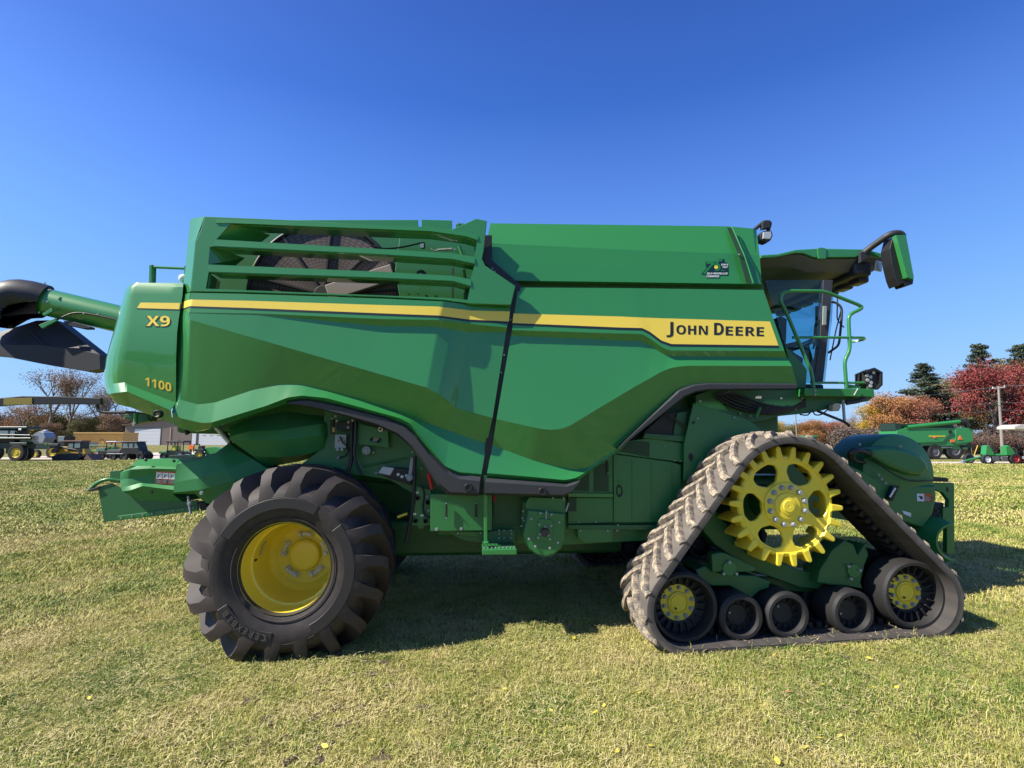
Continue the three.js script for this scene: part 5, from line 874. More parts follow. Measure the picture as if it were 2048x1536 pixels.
{ // shipping container
  const D = 62, t = far('shipping_container', 'yellow corrugated shipping container beside the brown shed', 'container', 197, D), u = t.u, m = std(C(.50, .29, .075), .6), h = 50 * u, x0 = -51 * u, x1 = 50 * u;
  lp(t.o, 'container_body', boxGeo(x0, x1, .1, h, -2.4, -.03, .02), m); lp(t.o, 'top_rail', boxGeo(x0 - .03, x1 + .03, h - .12, h + .03, -2.44, .03, .02), m); lp(t.o, 'bottom_rail', boxGeo(x0 - .03, x1 + .03, .0, .16, -2.44, .03, .02), m);
  const n = 44, w = (x1 - x0) / n; for (let i = 0; i < n; i++) lp(t.o, 'corrugation', boxGeo(x0 + i * w, x0 + (i + .5) * w, .16, h - .12, -.04, .0, .015), m);
  const lg = canvasTex(128, 160, (x, W, H) => { x.fillStyle = '#4d3d24'; x.fillRect(6, 10, 116, 74); x.fillStyle = '#b08a44'; x.fillRect(34, 30, 14, 54); x.fillRect(78, 30, 14, 54); x.fillStyle = '#4d3d24'; x.font = 'bold 70px sans-serif'; x.fillText('SC', 8, 148, 112); x.globalCompositeOperation = 'destination-over'; x.fillStyle = '#bb9350'; x.fillRect(0, 0, W, H); });
  lp(t.o, 'logo', quadGeo([V(2 * u, 27 * u, .012), V(11 * u, 27 * u, .012), V(11 * u, 39 * u, .012), V(2 * u, 39 * u, .012)]), new THREE.MeshStandardMaterial({ map: lg, roughness: .6 })); lp(t.o, 'vent_panel', boxGeo(-18 * u, -2 * u, 22 * u, 31 * u, -.01, .02), BM.gry); lp(t.o, 'lock_box', boxGeo(22 * u, 26 * u, 27 * u, 33 * u, 0, .05), BM.rust);
}
{ // shed
  const D = 108, t = far('shed', 'tan ribbed metal shed with white overhead doors', 'building', 355, D), u = t.u, wall = std(C(.36, .27, .22), .6), W0 = -107 * u, W1 = 122 * u, eave = 40 * u, ridge = 55 * u;
  const s = new THREE.Shape([[W0, 0], [W1, 0], [W1, eave], [0, ridge], [W0, eave]].map(p => new THREE.Vector2(...p))); const g = new THREE.ExtrudeGeometry(s, { depth: 20, bevelEnabled: false }); g.translate(0, 0, -20.05); lp(t.o, 'wall', g, wall);
  const n = 110; for (let i = 0; i < n; i++) { const x = lerp(W0, W1, (i + .5) / n), top = eave + (ridge - eave) * (1 - Math.abs(x) / (x < 0 ? -W0 : W1)); lp(t.o, 'wall_rib', boxGeo(x - .04, x + .04, 0, top - .05, -.06, -.01, .01), wall); }
  for (const sg of [-1, 1]) { const a = V(sg < 0 ? W0 - .4 : W1 + .4, eave - .1, 0), b = V(0, ridge + .06, 0); const sh = new THREE.Shape([[a.x, a.y], [b.x, b.y], [b.x, b.y + .15], [a.x, a.y + .15]].map(p => new THREE.Vector2(...p))); const gg = new THREE.ExtrudeGeometry(sh, { depth: 21, bevelEnabled: false }); gg.translate(0, 0, -20.5); lp(t.o, 'roof', gg, BM.rust); }
  const wd = std(C(.62, .63, .66), .5), door = (x0, x1, y1, k, name) => { const d = lp(t.o, name, boxGeo(x0 * u, x1 * u, 0, y1 * u, -.04, .03, .01), wd); for (let i = 0; i < k; i++) lp(d, 'door_panel', boxGeo(x0 * u + .03, x1 * u - .03, (i + .06) * y1 * u / k, (i + .96) * y1 * u / k, .0, .05, .015), wd); for (const q of [x0 - 1, x1]) lp(d, 'door_jamb', boxGeo(q * u, (q + 1) * u, 0, (y1 + 1) * u, -.02, .07, .01), BM.gry); lp(d, 'door_head', boxGeo((x0 - 1) * u, (x1 + 1) * u, y1 * u + .005, (y1 + 1.2) * u, -.02, .075, .01), BM.gry); return d; };
  door(-88, -35, 33, 5, 'overhead_door'); const d2 = door(42, 102, 30, 5, 'overhead_door'); for (let i = 0; i < 4; i++) lp(d2, 'door_window', boxGeo((50 + i * 14) * u, (57 + i * 14) * u, 18 * u, 19.6 * u, .04, .06, .005), BM.gl); door(-103, -94, 19, 1, 'entry_door'); door(28, 37, 26, 1, 'entry_door'); lp(t.o, 'vent_hood', boxGeo(-101 * u, -96 * u, 20 * u, 24 * u, 0, .2), wd); lp(t.o, 'downpipe', boxGeo(-15 * u, -14 * u, 0, 36 * u, 0, .12, .02), std(C(.5, .4, .34), .6));
}
{ const t = far('canopy_vehicle', 'green utility vehicle with black canopy roof and yellow seat near the shed', 'utility vehicle', 352, 57);
  t.wheel(-16, 7, .7, .3, BM.gry); t.wheel(16, 8, .7, .3, BM.wht); t.wheel(-16, 7, -.4, .3, BM.gry); t.wheel(16, 8, -.4, .3, BM.gry); t.poly('body', [[-22, 10], [-20, 16], [-4, 18], [10, 16], [22, 14], [22, 6], [-20, 5]], .6, 1.2, BM.dk); t.box('cargo_box', -26, -10, 11, 16, -.6, .62, BM.g); t.box('canopy', -12, 24, 33, 36.5, -.7, .7, BM.blk, .08); t.bar('canopy_post', [[-9, 14, .6], [-9, 34, .6]], .05, BM.blk); t.bar('canopy_post', [[11, 14, .6], [11, 34, .6]], .05, BM.blk); t.bar('canopy_post', [[22, 14, .6], [22, 34, .6]], .05, BM.blk); t.bar('canopy_post', [[-9, 14, -.6], [-9, 34, -.6]], .05, BM.blk); t.bar('canopy_post', [[22, 14, -.6], [22, 34, -.6]], .05, BM.blk); t.box('seat', -2, 6, 17, 27, -.5, .5, std(C(.5, .5, .06), .6)); t.box('beacon', 4, 8, 36, 38.5, -.1, .1, BM.blk); }
{ const t = far('mower_tractor', 'small green tractor with orange slow sign and yellow rim hitched to a rotary cutter', 'tractor', 404, 56);
  t.wheel(4, 9, .75, .35); t.wheel(-14, 8.5, -.6, .35, BM.wht); t.wheel(34, 6, .7, .3); t.wheel(34, 6, -.5, .3); t.poly('hood', [[10, 12], [12, 24], [30, 25], [44, 20], [44, 8], [14, 8]], .35, .7, BM.g); t.box('fender', -6, 12, 16, 21, -.75, .75, BM.dk); t.bar('roll_bar', [[-10, 14, .5], [-10, 30, .5], [-10, 30, -.5], [-10, 14, -.5]], .05, BM.blk); t.box('seat', -4, 4, 19, 27, -.3, .3, BM.blk); t.poly('slow_sign', [[-16, 20], [-9, 20], [-7, 27], [-13, 30], [-18, 26]], .8, .03, BM.org, t.o, .005); t.box('slow_sign_post', -14, -11, 8, 22, .7, .76, BM.blk); t.poly('cutter_deck', [[-58, 2], [-52, 8], [-20, 10], [-8, 6], [-8, 2]], .9, 1.8, BM.dk); t.box('cutter_wheel', -62, -54, 0, 8, -.2, .2, BM.tyre, .1); t.bar('drawbar', [[-30, 9, 0], [-6, 10, 0]], .07, BM.g); }
// ---- right side
{ const D = 58, t = far('parked_combine', 'distant green combine harvester with its unloading auger folded along the top', 'combine harvester', 1858, D), g = BM.g; t.o.scale.x = .88;
  t.wheel(38, 19, 1.2, .6, BM.gry, 19); t.wheel(-8, 15, 1.3, .5, BM.gry, 15); t.wheel(38, 19, -2.0, .6, BM.gry, 19); t.wheel(-60, 22, 1.3, .7); t.wheel(-60, 22, -2.0, .7);
  t.poly('body', [[-90, 34], [-90, 56], [-64, 62], [32, 61], [70, 60], [77, 54], [76, 34], [60, 28], [24, 26], [-40, 26]], 1.3, 2.9, g); t.poly('side_panel', [[-92, 37], [-92, 54], [30, 56], [22, 46], [8, 34], [-60, 31]], 1.42, .1, g);
  t.poly('rear_hood', [[36, 30], [76, 34], [78, 56], [70, 62], [40, 60]], 1.36, 2.9, BM.g); t.box('tank_extension', -92, -78, 56, 70, -1.2, 1.2, BM.dk); t.poly('grain_tank', [[-90, 60], [-90, 68], [-46, 70], [40, 70], [44, 60]], 1.0, 2.2, BM.dk); t.box('stripe', -22, 14, 43, 46, 1.42, 1.45, BM.y, .01); t.box('reflector', 26, 35, 33, 38, 1.34, 1.4, BM.org, .01); t.poly('slow_sign', [[42, 38], [53, 38], [47.5, 46]], 1.42, .05, BM.org, t.o, .008); t.box('side_lamp', -13, -7, 41, 44, 1.44, 1.48, BM.org, .01);
  const au = t.bar('unloading_auger', [[-68, 62, 1.3], [52, 73, 1.3]], .24, g); t.bar('auger_spout', [[50, 73, 1.3], [63, 72, 1.3], [70, 64, 1.3]], .28, BM.blk, au); t.box('rear_axle', 6, 66, 20, 27, -.6, 1.2, g); t.bar('steering_cylinder', [[6, 23, 1.2], [30, 23, 1.2]], .06, BM.sil); t.box('chopper', 50, 76, 22, 34, -1.2, 1.2, BM.dk); t.box('exhaust_vent', 22, 30, 50, 56, 1.4, 1.46, BM.blk); }
function planter(px, D, label) {
  const t = far('towed_implement', label, 'farm implement', px, D, null);
  t.bar('drawbar', [[-64, 5, .4], [-22, 14, .2], [6, 16, .2]], .09, BM.g); t.wheel(-16, 10, .5, .3, BM.wht); t.wheel(-24, 10, -.8, .3, BM.gry); t.bar('tool_bar', [[-24, 17, .3], [34, 18, .3]], .12, BM.g); t.poly('seed_hopper', [[-20, 18], [-16, 36], [-12, 37], [-2, 22], [-4, 17]], .5, .5, BM.g); t.poly('seed_hopper', [[22, 18], [22, 34], [28, 37], [38, 26], [40, 16]], .5, .5, BM.g); t.bar('marker_post', [[3, 17, .1], [2, 40, .1]], .09, BM.blk); t.bar('marker_post', [[52, 17, .1], [51, 40, .1]], .09, BM.blk); t.box('hitch_jack', -66, -60, 0, 8, .3, .5, BM.sil); t.box('row_unit', -6, 8, 6, 15, -.2, .5, BM.gry); t.box('row_unit', 12, 24, 6, 15, -.2, .5, BM.gry); t.wheel(14, 11, -.6, .3, BM.gry); t.wheel(40, 11, .5, .3, BM.red); return t;
}
planter(1978, 44, 'green towed planter with upright seed hoppers and long drawbar on the lawn edge');
{ const t = far('canopy_tractor', 'red tractor with cream canopy roof at the edge of the lawn', 'tractor', 2098, 43);
  t.wheel(-34, 12, .8, .4, BM.red); t.wheel(6, 20, .9, .5, BM.red); t.wheel(-34, 12, -1, .4, BM.red); t.wheel(6, 20, -1, .5, BM.red); t.poly('hood', [[-40, 14], [-40, 28], [-8, 36], [-2, 34], [-2, 14]], .4, .8, BM.red); t.box('grille', -44, -40, 14, 28, -.4, .4, BM.gry); t.bar('canopy_post', [[-2, 30, .5], [-4, 72, .5]], .05, BM.gry); t.bar('canopy_post', [[-2, 30, -.5], [-4, 72, -.5]], .05, BM.gry); t.poly('canopy', [[-84, 70], [-84, 75], [-72, 79], [20, 80], [24, 73], [-40, 68]], .8, 1.6, std(C(.55, .5, .44), .5)); t.box('seat', -2, 10, 34, 46, -.3, .3, BM.blk); t.box('front_weight', -48, -40, 10, 16, -.4, .4, BM.sil); }
{ // rows of stored implements behind the track
  srand(77);
  for (let i = 0; i < 7; i++) { const t = far('stored_header', 'bright green harvester header in a row of stored implements by the road', 'farm implement', 1632 + i * 15, 60 - i * 1.6, 'stored green headers');
    t.bar('frame', [[-12, 14, 0], [12, 12, 0]], .12, BM.g); for (let k = 0; k < 5; k++) t.poly('snout', [[-12 + k * 5, 4], [-9 + k * 5, 14 + (k % 2) * 5], [-5 + k * 5, 12], [-3 + k * 5, 2]], .5 + (k % 2) * .4, .3, BM.g); t.box('axle', -10, 10, 1, 6, -.4, .3, BM.gry); t.wheel(-7, 4, .5, .2, BM.y); t.wheel(8, 4, .5, .2, BM.y); t.bar('reel', [[-10, 20, .3], [10, 17, .3]], .06, BM.g); }
  const t = far('cab_tractor', 'far green cab tractor showing only its glass cab above the track', 'tractor', 1617, 64); t.wheel(-10, 12, .8, .4); t.wheel(14, 9, .8, .4); t.wheel(-10, 12, -1, .4); t.wheel(14, 9, -1, .4); t.box('hood', 4, 26, 12, 24, -.4, .4, BM.g); t.box('cab', -12, 10, 16, 40, -.7, .7, BM.gl, .05); for (const x of [-12, -1, 9]) t.box('cab_post', x, x + 1.4, 16, 41, .68, .76, BM.blk); t.box('cab_roof', -14, 12, 40, 43, -.8, .8, BM.g);
}
{ // utility poles and wires
  const wood = std(C(.27, .245, .215), .85), tops = [];
  for (const [x, xt, yt, D, lab] of [[2003, 1997, 772, 72, 'pale wooden utility pole in front of the red maple'], [1758, 1747, 798, 105, 'leaning wooden utility pole by the parked combine'], [1594, 1591, 826, 150, 'far wooden utility pole among the orange trees']]) {
    const o = thing('utility_pole', lab, 'utility pole', onGround(x, D)), a = o.position, b = A(xt, yt, D).sub(a);
    const g = new THREE.CylinderGeometry(.13, .20, b.length() + .4, 12); g.translate(0, b.length() / 2 - .2, 0); g.applyQuaternion(new THREE.Quaternion().setFromUnitVectors(V(0, 1, 0), b.clone().normalize())); lp(o, 'pole', g, wood);
    const ca = boxGeo(-.06, .06, -.06, .06, -.9, .9, .01); lp(o, 'cross_arm', ca, wood, b.x, b.y - .25, b.z); for (const z of [-.8, 0, .8]) lp(o, 'insulator', new THREE.CylinderGeometry(.05, .06, .18, 8), BM.wht, b.x, b.y - .1, b.z + z); if (D === 72) { lp(o, 'transformer_clamp', new THREE.CylinderGeometry(.2, .2, .08, 12), BM.gry, b.x * .7, b.y * .72, b.z * .7); }
    if (D === 105) { const arm = tubeGeo([V(b.x, b.y - 1.1, b.z), V(b.x + 2.0, b.y - .5, b.z), V(b.x + 4.2, b.y - .35, b.z)], .04, { k: 6 }); lp(o, 'lamp_arm', arm, BM.sil); lp(o, 'street_lamp_head', boxGeo(b.x + 4, b.x + 5.3, b.y - .5, b.y - .28, b.z - .2, b.z + .2, .08), BM.wht); }
    tops.push(a.clone().add(b));
  }
  const far1 = A(2300, 740, 50); const pts = [far1, tops[0], tops[1], tops[2]];
  for (let k = 0; k < 3; k++) for (const [dy, dz] of [[-.05, -.8], [-.05, .8], [-2.2, 0], [-3.2, 0]]) { const a = pts[k].clone().add(V(0, dy, dz)), b = pts[k + 1].clone().add(V(0, dy, dz)), m = a.clone().lerp(b, .5).add(V(0, -.5, 0)); tag(mk(scene, numbered('power_line'), new THREE.TubeGeometry(new THREE.QuadraticBezierCurve3(a, m, b), 24, .018, 5), BM.gry), 'thin grey overhead power line strung between the utility poles', 'power line', 'overhead wires'); }
  { const t = far('guy_marker', 'leaning yellow guy wire marker at the roadside', 'marker', 1946, 74); t.bar('marker_tube', [[0, 0, 0], [9, 20, 0]], .05, BM.y); }
  { const t = far('sign_post', 'small red and white road sign at the roadside brush', 'sign', 1942, 76); t.bar('post', [[0, 0, 0], [0, 24, 0]], .04, BM.gry); t.box('sign_plate', -4, 4, 22, 26, .03, .06, BM.red, .01); }
}
// ---------------------------------------------------------------- trees
function branchGeos(o) {  // limbs as tapered tubes; returns geometries and tip points
  const gs = [], tips = [];
  const seg = (a, b, r0, r1) => { const d = b.clone().sub(a), L = d.length(), g = new THREE.CylinderGeometry(r1, r0, L, r0 > .12 ? 7 : 4, 1, true); g.translate(0, L / 2, 0); g.applyQuaternion(new THREE.Quaternion().setFromUnitVectors(V(0, 1, 0), d.normalize())); g.translate(a.x, a.y, a.z); gs.push(g); };
  const grow = (p, d, L, r, lev) => {
    const n = 3; let q = p.clone(), dd = d.clone();
    for (let i = 0; i < n; i++) { dd.add(V(rr(-1, 1), rr(-.4, .8), rr(-1, 1)).multiplyScalar(.14)).normalize(); const e = q.clone().addScaledVector(dd, L / n); seg(q, e, r * (1 - .25 * i / n), r * (1 - .25 * (i + 1) / n)); q = e; if (lev > 0 && i > 0) tips.push(q.clone()); }
    if (lev >= o.levels) { tips.push(q); return; }
    const k = lev === 0 ? o.first || 5 : 3;
    for (let i = 0; i < k; i++) { const a = i / k * 6.283 + rr(-.5, .5), sp = rr(.45, .95) * (o.spread || 1); grow(q, dd.clone().multiplyScalar(1).add(V(Math.cos(a) * sp, rr(.0, .3), Math.sin(a) * sp)).normalize(), L * rr(.55, .8), r * .55, lev + 1); }
    if (lev === 0 && o.low) for (let i = 0; i < o.low; i++) { const a = rr(0, 6.28), t = rr(.45, .95); grow(p.clone().addScaledVector(d, L * t), V(Math.cos(a), rr(.3, .7), Math.sin(a)).normalize(), L * .55, r * .4, 1); }
  };
  grow(V(0, -.1, 0), V(0, 1, 0), o.trunk, o.r, 0);
  return { gs, tips };
}
function leafCloud(pts, per, spread, size, flat = 1) {
  const pos = [], col = [];
  for (const p of pts) {
    const tone = rr(.62, 1.2), hue = rr(-.12, .12);
    for (let i = 0; i < per; i++) {
      const c = V(rr(-1, 1) + rr(-1, 1), (rr(-1, 1) + rr(-1, 1)) * flat, rr(-1, 1) + rr(-1, 1)).multiplyScalar(spread * .5).add(p), a = V(rr(-1, 1), rr(-1, 1) * .8, rr(-1, 1)).normalize(), b = V(rr(-1, 1), rr(-1, 1), rr(-1, 1)).cross(a).normalize(), s = size * rr(.6, 1.3);
      const q = [c.clone().addScaledVector(a, s), c.clone().addScaledVector(b, s * .5), c.clone().addScaledVector(a, -s), c.clone().addScaledVector(b, -s * .5)];
      const t = tone * rr(.75, 1.25), rc = [t * (1 + hue), t, t * (1 - hue)];
      for (const k of [0, 1, 2, 0, 2, 3]) { pos.push(q[k].x, q[k].y, q[k].z); col.push(...rc); }
    }
  }
  const g = new THREE.BufferGeometry(); g.setAttribute('position', new THREE.Float32BufferAttribute(pos, 3)); g.setAttribute('color', new THREE.Float32BufferAttribute(col, 3)); g.computeVertexNormals(); return g;
}
const leafMats = {}; function leafMat(r, g, b) { const k = [r, g, b].join(); return leafMats[k] || (leafMats[k] = new THREE.MeshPhysicalMaterial({ color: C(r, g, b), vertexColors: true, roughness: .9, side: THREE.DoubleSide, transmission: .0 })); }
const barkMat = std(C(.12, .10, .085), .9), barkPale = std(C(.20, .17, .15), .9);
srand(4242);
// prototypes about 10 m tall: [trunk geometry, crown geometry]
const proto = {};
for (let v = 0; v < 3; v++) {
  { const b = branchGeos({ levels: 3, trunk: 3.2, r: .24, first: 5, low: 4, spread: 1.05 }); proto['leafy' + v] = [mergeGeometries(b.gs), leafCloud(b.tips, 52, 1.2, .10, .8)]; }
  { const b = branchGeos({ levels: 3, trunk: 3.4, r: .22, first: 4, low: 2, spread: .7 }); proto['sparse' + v] = [mergeGeometries(b.gs), leafCloud(b.tips.filter(() => rnd() < .8), 34, 1.0, .08)]; }
  { const b = branchGeos({ levels: 3, trunk: 1.2, r: .14, first: 6, low: 5, spread: 1.3 }); proto['brush' + v] = [mergeGeometries(b.gs), leafCloud(b.tips, 26, 1.1, .085)]; }
  { // pine
    const gs = [], pts = []; const tr = new THREE.CylinderGeometry(.03, .24, 10, 8); tr.translate(0, 4.9, 0); gs.push(tr);
    for (let i = 0; i < 46; i++) { const t = i / 46, y = lerp(1.8, 9.9, t), R = lerp(3.1, .12, Math.pow(t, .9)) * rr(.5, 1.3), a = i * 2.4 + rr(-.4, .4), e = V(Math.cos(a) * R, y + R * rr(.02, .22), Math.sin(a) * R), s = V(0, y - .15, 0), L = e.clone().sub(s), g = new THREE.CylinderGeometry(.015, .05, L.length(), 4, 1, true); g.translate(0, L.length() / 2, 0); g.applyQuaternion(new THREE.Quaternion().setFromUnitVectors(V(0, 1, 0), L.normalize())); g.translate(s.x, s.y, s.z); gs.push(g); const n = Math.max(2, Math.round(R * 2.2)); for (let k = 1; k <= n; k++) pts.push(s.clone().lerp(e, .25 + .8 * k / n)); }
    proto['pine' + v] = [mergeGeometries(gs), leafCloud(pts, 120, .5, .10, .4)];
  }
}
function tree(kind, name, label, pos, h, w, col, turn, group, bark = barkMat) {
  const o = thing(name, label, 'tree', pos, turn, group), p = proto[kind], bb = (p.h = p.h || (p[1].computeBoundingBox(), p[1].boundingBox.max.y)), s = h / bb;
  const t = lp(o, 'trunk', p[0], bark), c = lp(o, 'crown', p[1], leafMat(...col)); for (const m of [t, c]) m.scale.set(s * w, s, s * w); return o;
}
// [kind, px, top y in the photo, distance, width factor, colour, name, label]
const RED = [.27, .055, .05], ORG = [.40, .19, .065], YEL = [.46, .31, .035], PIN = [.070, .095, .058], OLI = [.17, .15, .045], BRN = [.30, .19, .11], GRN = [.10, .12, .04], RUS = [.34, .13, .075], GRY = [.26, .20, .16];
const TR = [
  ['leafy0', 1990, 714, 88, .85, RED, 'maple_tree', 'crimson red maple with rounded crown behind the pale utility pole'],
  ['leafy1', 2110, 735, 90, 1.0, RUS, 'maple_tree', 'rusty red maple right of the crimson maple'],
  ['pine0', 1858, 722, 96, 1.35, PIN, 'pine_tree', 'dark green pine standing left of the red maple'],
  ['pine1', 1975, 683, 112, 1.15, PIN, 'pine_tree', 'tall dark pine rising above the red maple'],
  ['pine2', 2058, 684, 112, 1.15, PIN, 'pine_tree', 'second tall dark pine rising above the rusty maple'],
  ['leafy2', 1915, 740, 104, .9, OLI, 'oak_tree', 'olive brown oak between the pine and the red maple'],
  ['leafy1', 2030, 706, 118, 1.0, OLI, 'oak_tree', 'olive brown oak behind the crimson maple'],
  ['leafy1', 1886, 770, 98, .8, [.24, .17, .06], 'oak_tree', 'yellowish olive oak at the right foot of the dark pine'],
  ['leafy0', 1800, 778, 92, 1.1, ORG, 'orange_tree_in_autumn', 'broad orange autumn tree behind the parked combine'],
  ['leafy2', 1838, 790, 90, .9, RUS, 'autumn_tree', 'rusty pink autumn tree below the dark pine'],
  ['leafy1', 1752, 800, 96, .75, YEL, 'autumn_tree', 'yellow autumn tree beside the leaning utility pole'],
  ['sparse0', 1708, 826, 110, .8, BRN, 'bare_tree', 'nearly bare tree left of the yellow tree'],
  ['leafy0', 1665, 838, 150, 1.1, RUS, 'autumn_tree', 'rust red autumn tree behind the stored headers'],
  ['leafy1', 1625, 836, 150, 1.1, ORG, 'autumn_tree', 'orange autumn tree beside the far utility pole'],
  ['leafy2', 1590, 845, 155, 1.1, OLI, 'autumn_tree', 'olive tree behind the far utility pole'],
  ['leafy0', 1548, 838, 140, .9, YEL, 'autumn_tree', 'golden tree seen below the cab platform'],
  ['leafy2', 1510, 836, 150, 1.2, BRN, 'autumn_tree', 'brown autumn tree mostly hidden by the track shield'],
  ['leafy1', 1700, 850, 165, 1.3, RED, 'autumn_tree', 'small dark red tree in the far woodland edge'],
  ['sparse1', 92, 724, 118, .95, BRN, 'bare_tree', 'tall thin-leaved tree behind the sprayer, with a forked trunk'],
  ['sparse2', 132, 727, 122, .9, BRN, 'bare_tree', 'tall thin-leaved tree behind the yellow container'],
  ['sparse0', 196, 762, 118, 1.0, BRN, 'bare_tree', 'leafless brown tree close to the rear of the combine'],
  ['sparse1', 232, 770, 125, .9, BRN, 'bare_tree', 'leafless brown tree behind the shed corner'],
  ['sparse2', 52, 800, 118, 1.2, ORG, 'bare_tree', 'low orange-tinged tree behind the sprayer cab'],
  ['leafy1', 150, 838, 112, 1.0, OLI, 'autumn_tree', 'low olive tree behind the container end'],
  ['leafy2', 178, 830, 116, .9, OLI, 'autumn_tree', 'olive tree behind the container middle'],
  ['leafy0', 100, 842, 110, .9, BRN, 'autumn_tree', 'tan leafy tree behind the loader tractor'],
  ['leafy1', 215, 822, 116, .9, BRN, 'autumn_tree', 'brown leafy tree between the container and the shed'],
  ['leafy2', 30, 845, 118, 1.1, BRN, 'autumn_tree', 'brown leafy tree behind the sprayer roof'],
];
TR.forEach(([k, px, ty, D, w, col, name, label], i) => { const p = onGround(px, D), top = A(px, ty, D); tree(k, name === 'orange_tree_in_autumn' ? 'autumn_tree' : name, label, p, top.y - p.y, w, col, i * 1.3, null, k.startsWith('sparse') ? barkPale : barkMat); });
// roadside brush that reads as one mass, and the woods beyond
function brushMass(name, label, list) {
  const gs = []; const kinds = list.map(([px, D, h, w, col, v]) => { const p = onGround(px, D); return { p, h, w, col, v }; });
  for (const { p, h, w, col, v } of kinds) for (const k of [0, 1]) { const src = proto['brush' + v][k].clone(); src.deleteAttribute('uv'); if (src.index) { const t = src.toNonIndexed(); src.index = null; src.setAttribute('position', t.attributes.position); src.setAttribute('normal', t.attributes.normal); } const q0 = proto['brush' + v]; q0.h || (q0[1].computeBoundingBox(), q0.h = q0[1].boundingBox.max.y); const bb = q0.h, s = h / bb; src.scale(s * w, s, s * w); src.rotateY(v * 2 + p.x); src.translate(p.x, p.y - .1, p.z); const n = src.attributes.position.count, cc = new Float32Array(n * 3), o = src.attributes.color; for (let i = 0; i < n; i++) { const t = o && k ? o.getX(i) : .6; cc[i * 3] = col[0] * t; cc[i * 3 + 1] = col[1] * t; cc[i * 3 + 2] = col[2] * t; } src.setAttribute('color', new THREE.BufferAttribute(cc, 3)); gs.push(src); }
  const m = new THREE.Mesh(mergeGeometries(gs), leafMat(1, 1, 1)); m.name = name; m.userData = { kind: 'stuff', label, category: 'brush' }; scene.add(shade(m)); return m;
}
srand(99);
{
  const a = []; for (let i = 0; i < 34; i++) a.push([lerp(1690, 2130, i / 33) + rr(-6, 6), rr(80, 88), i % 5 ? rr(2.6, 4.2) : rr(4.6, 5.6), rr(.9, 1.4), [[.15, .115, .095], [.20, .14, .10], [.12, .095, .08], [.17, .10, .075], [.13, .12, .06]][i % 5], i % 3]);
  brushMass('roadside_brush', 'grey brown leafless brush along the road behind the parked combine', a);
  const b = []; for (let i = 0; i < 40; i++) b.push([lerp(1440, 1800, i / 39) + rr(-6, 6), rr(165, 185), rr(5, 10), rr(1.0, 1.4), [ORG, BRN, RUS, OLI, GRY][i % 5], i % 3]);
  brushMass('far_woodland', 'far autumn woodland edge seen under the cab', b);
  const c = []; for (let i = 0; i < 56; i++) c.push([lerp(-160, 300, i / 55) + rr(-8, 8), rr(124, 150), rr(4, 9.5), rr(1.0, 1.4), [BRN, GRY, OLI, BRN, GRY][i % 5], i % 3]);
  brushMass('yard_woodland', 'brown undergrowth of the woods behind the yard', c);
}
// woods behind the photographer, mirrored in the paint
for (let i = 0; i < 12; i++) { const x = -62 + i * 11.5 + rr(-3, 3), z = 52 + rr(-5, 9); tree(['leafy0', 'leafy1', 'leafy2'][i % 3], 'lawn_edge_tree', 'autumn tree of the row along the far lawn edge behind the viewpoint', V(x, gy(x, z), z), rr(8, 14), 1.2, [OLI, GRN, BRN][i % 3], i, 'trees along the far lawn edge'); }
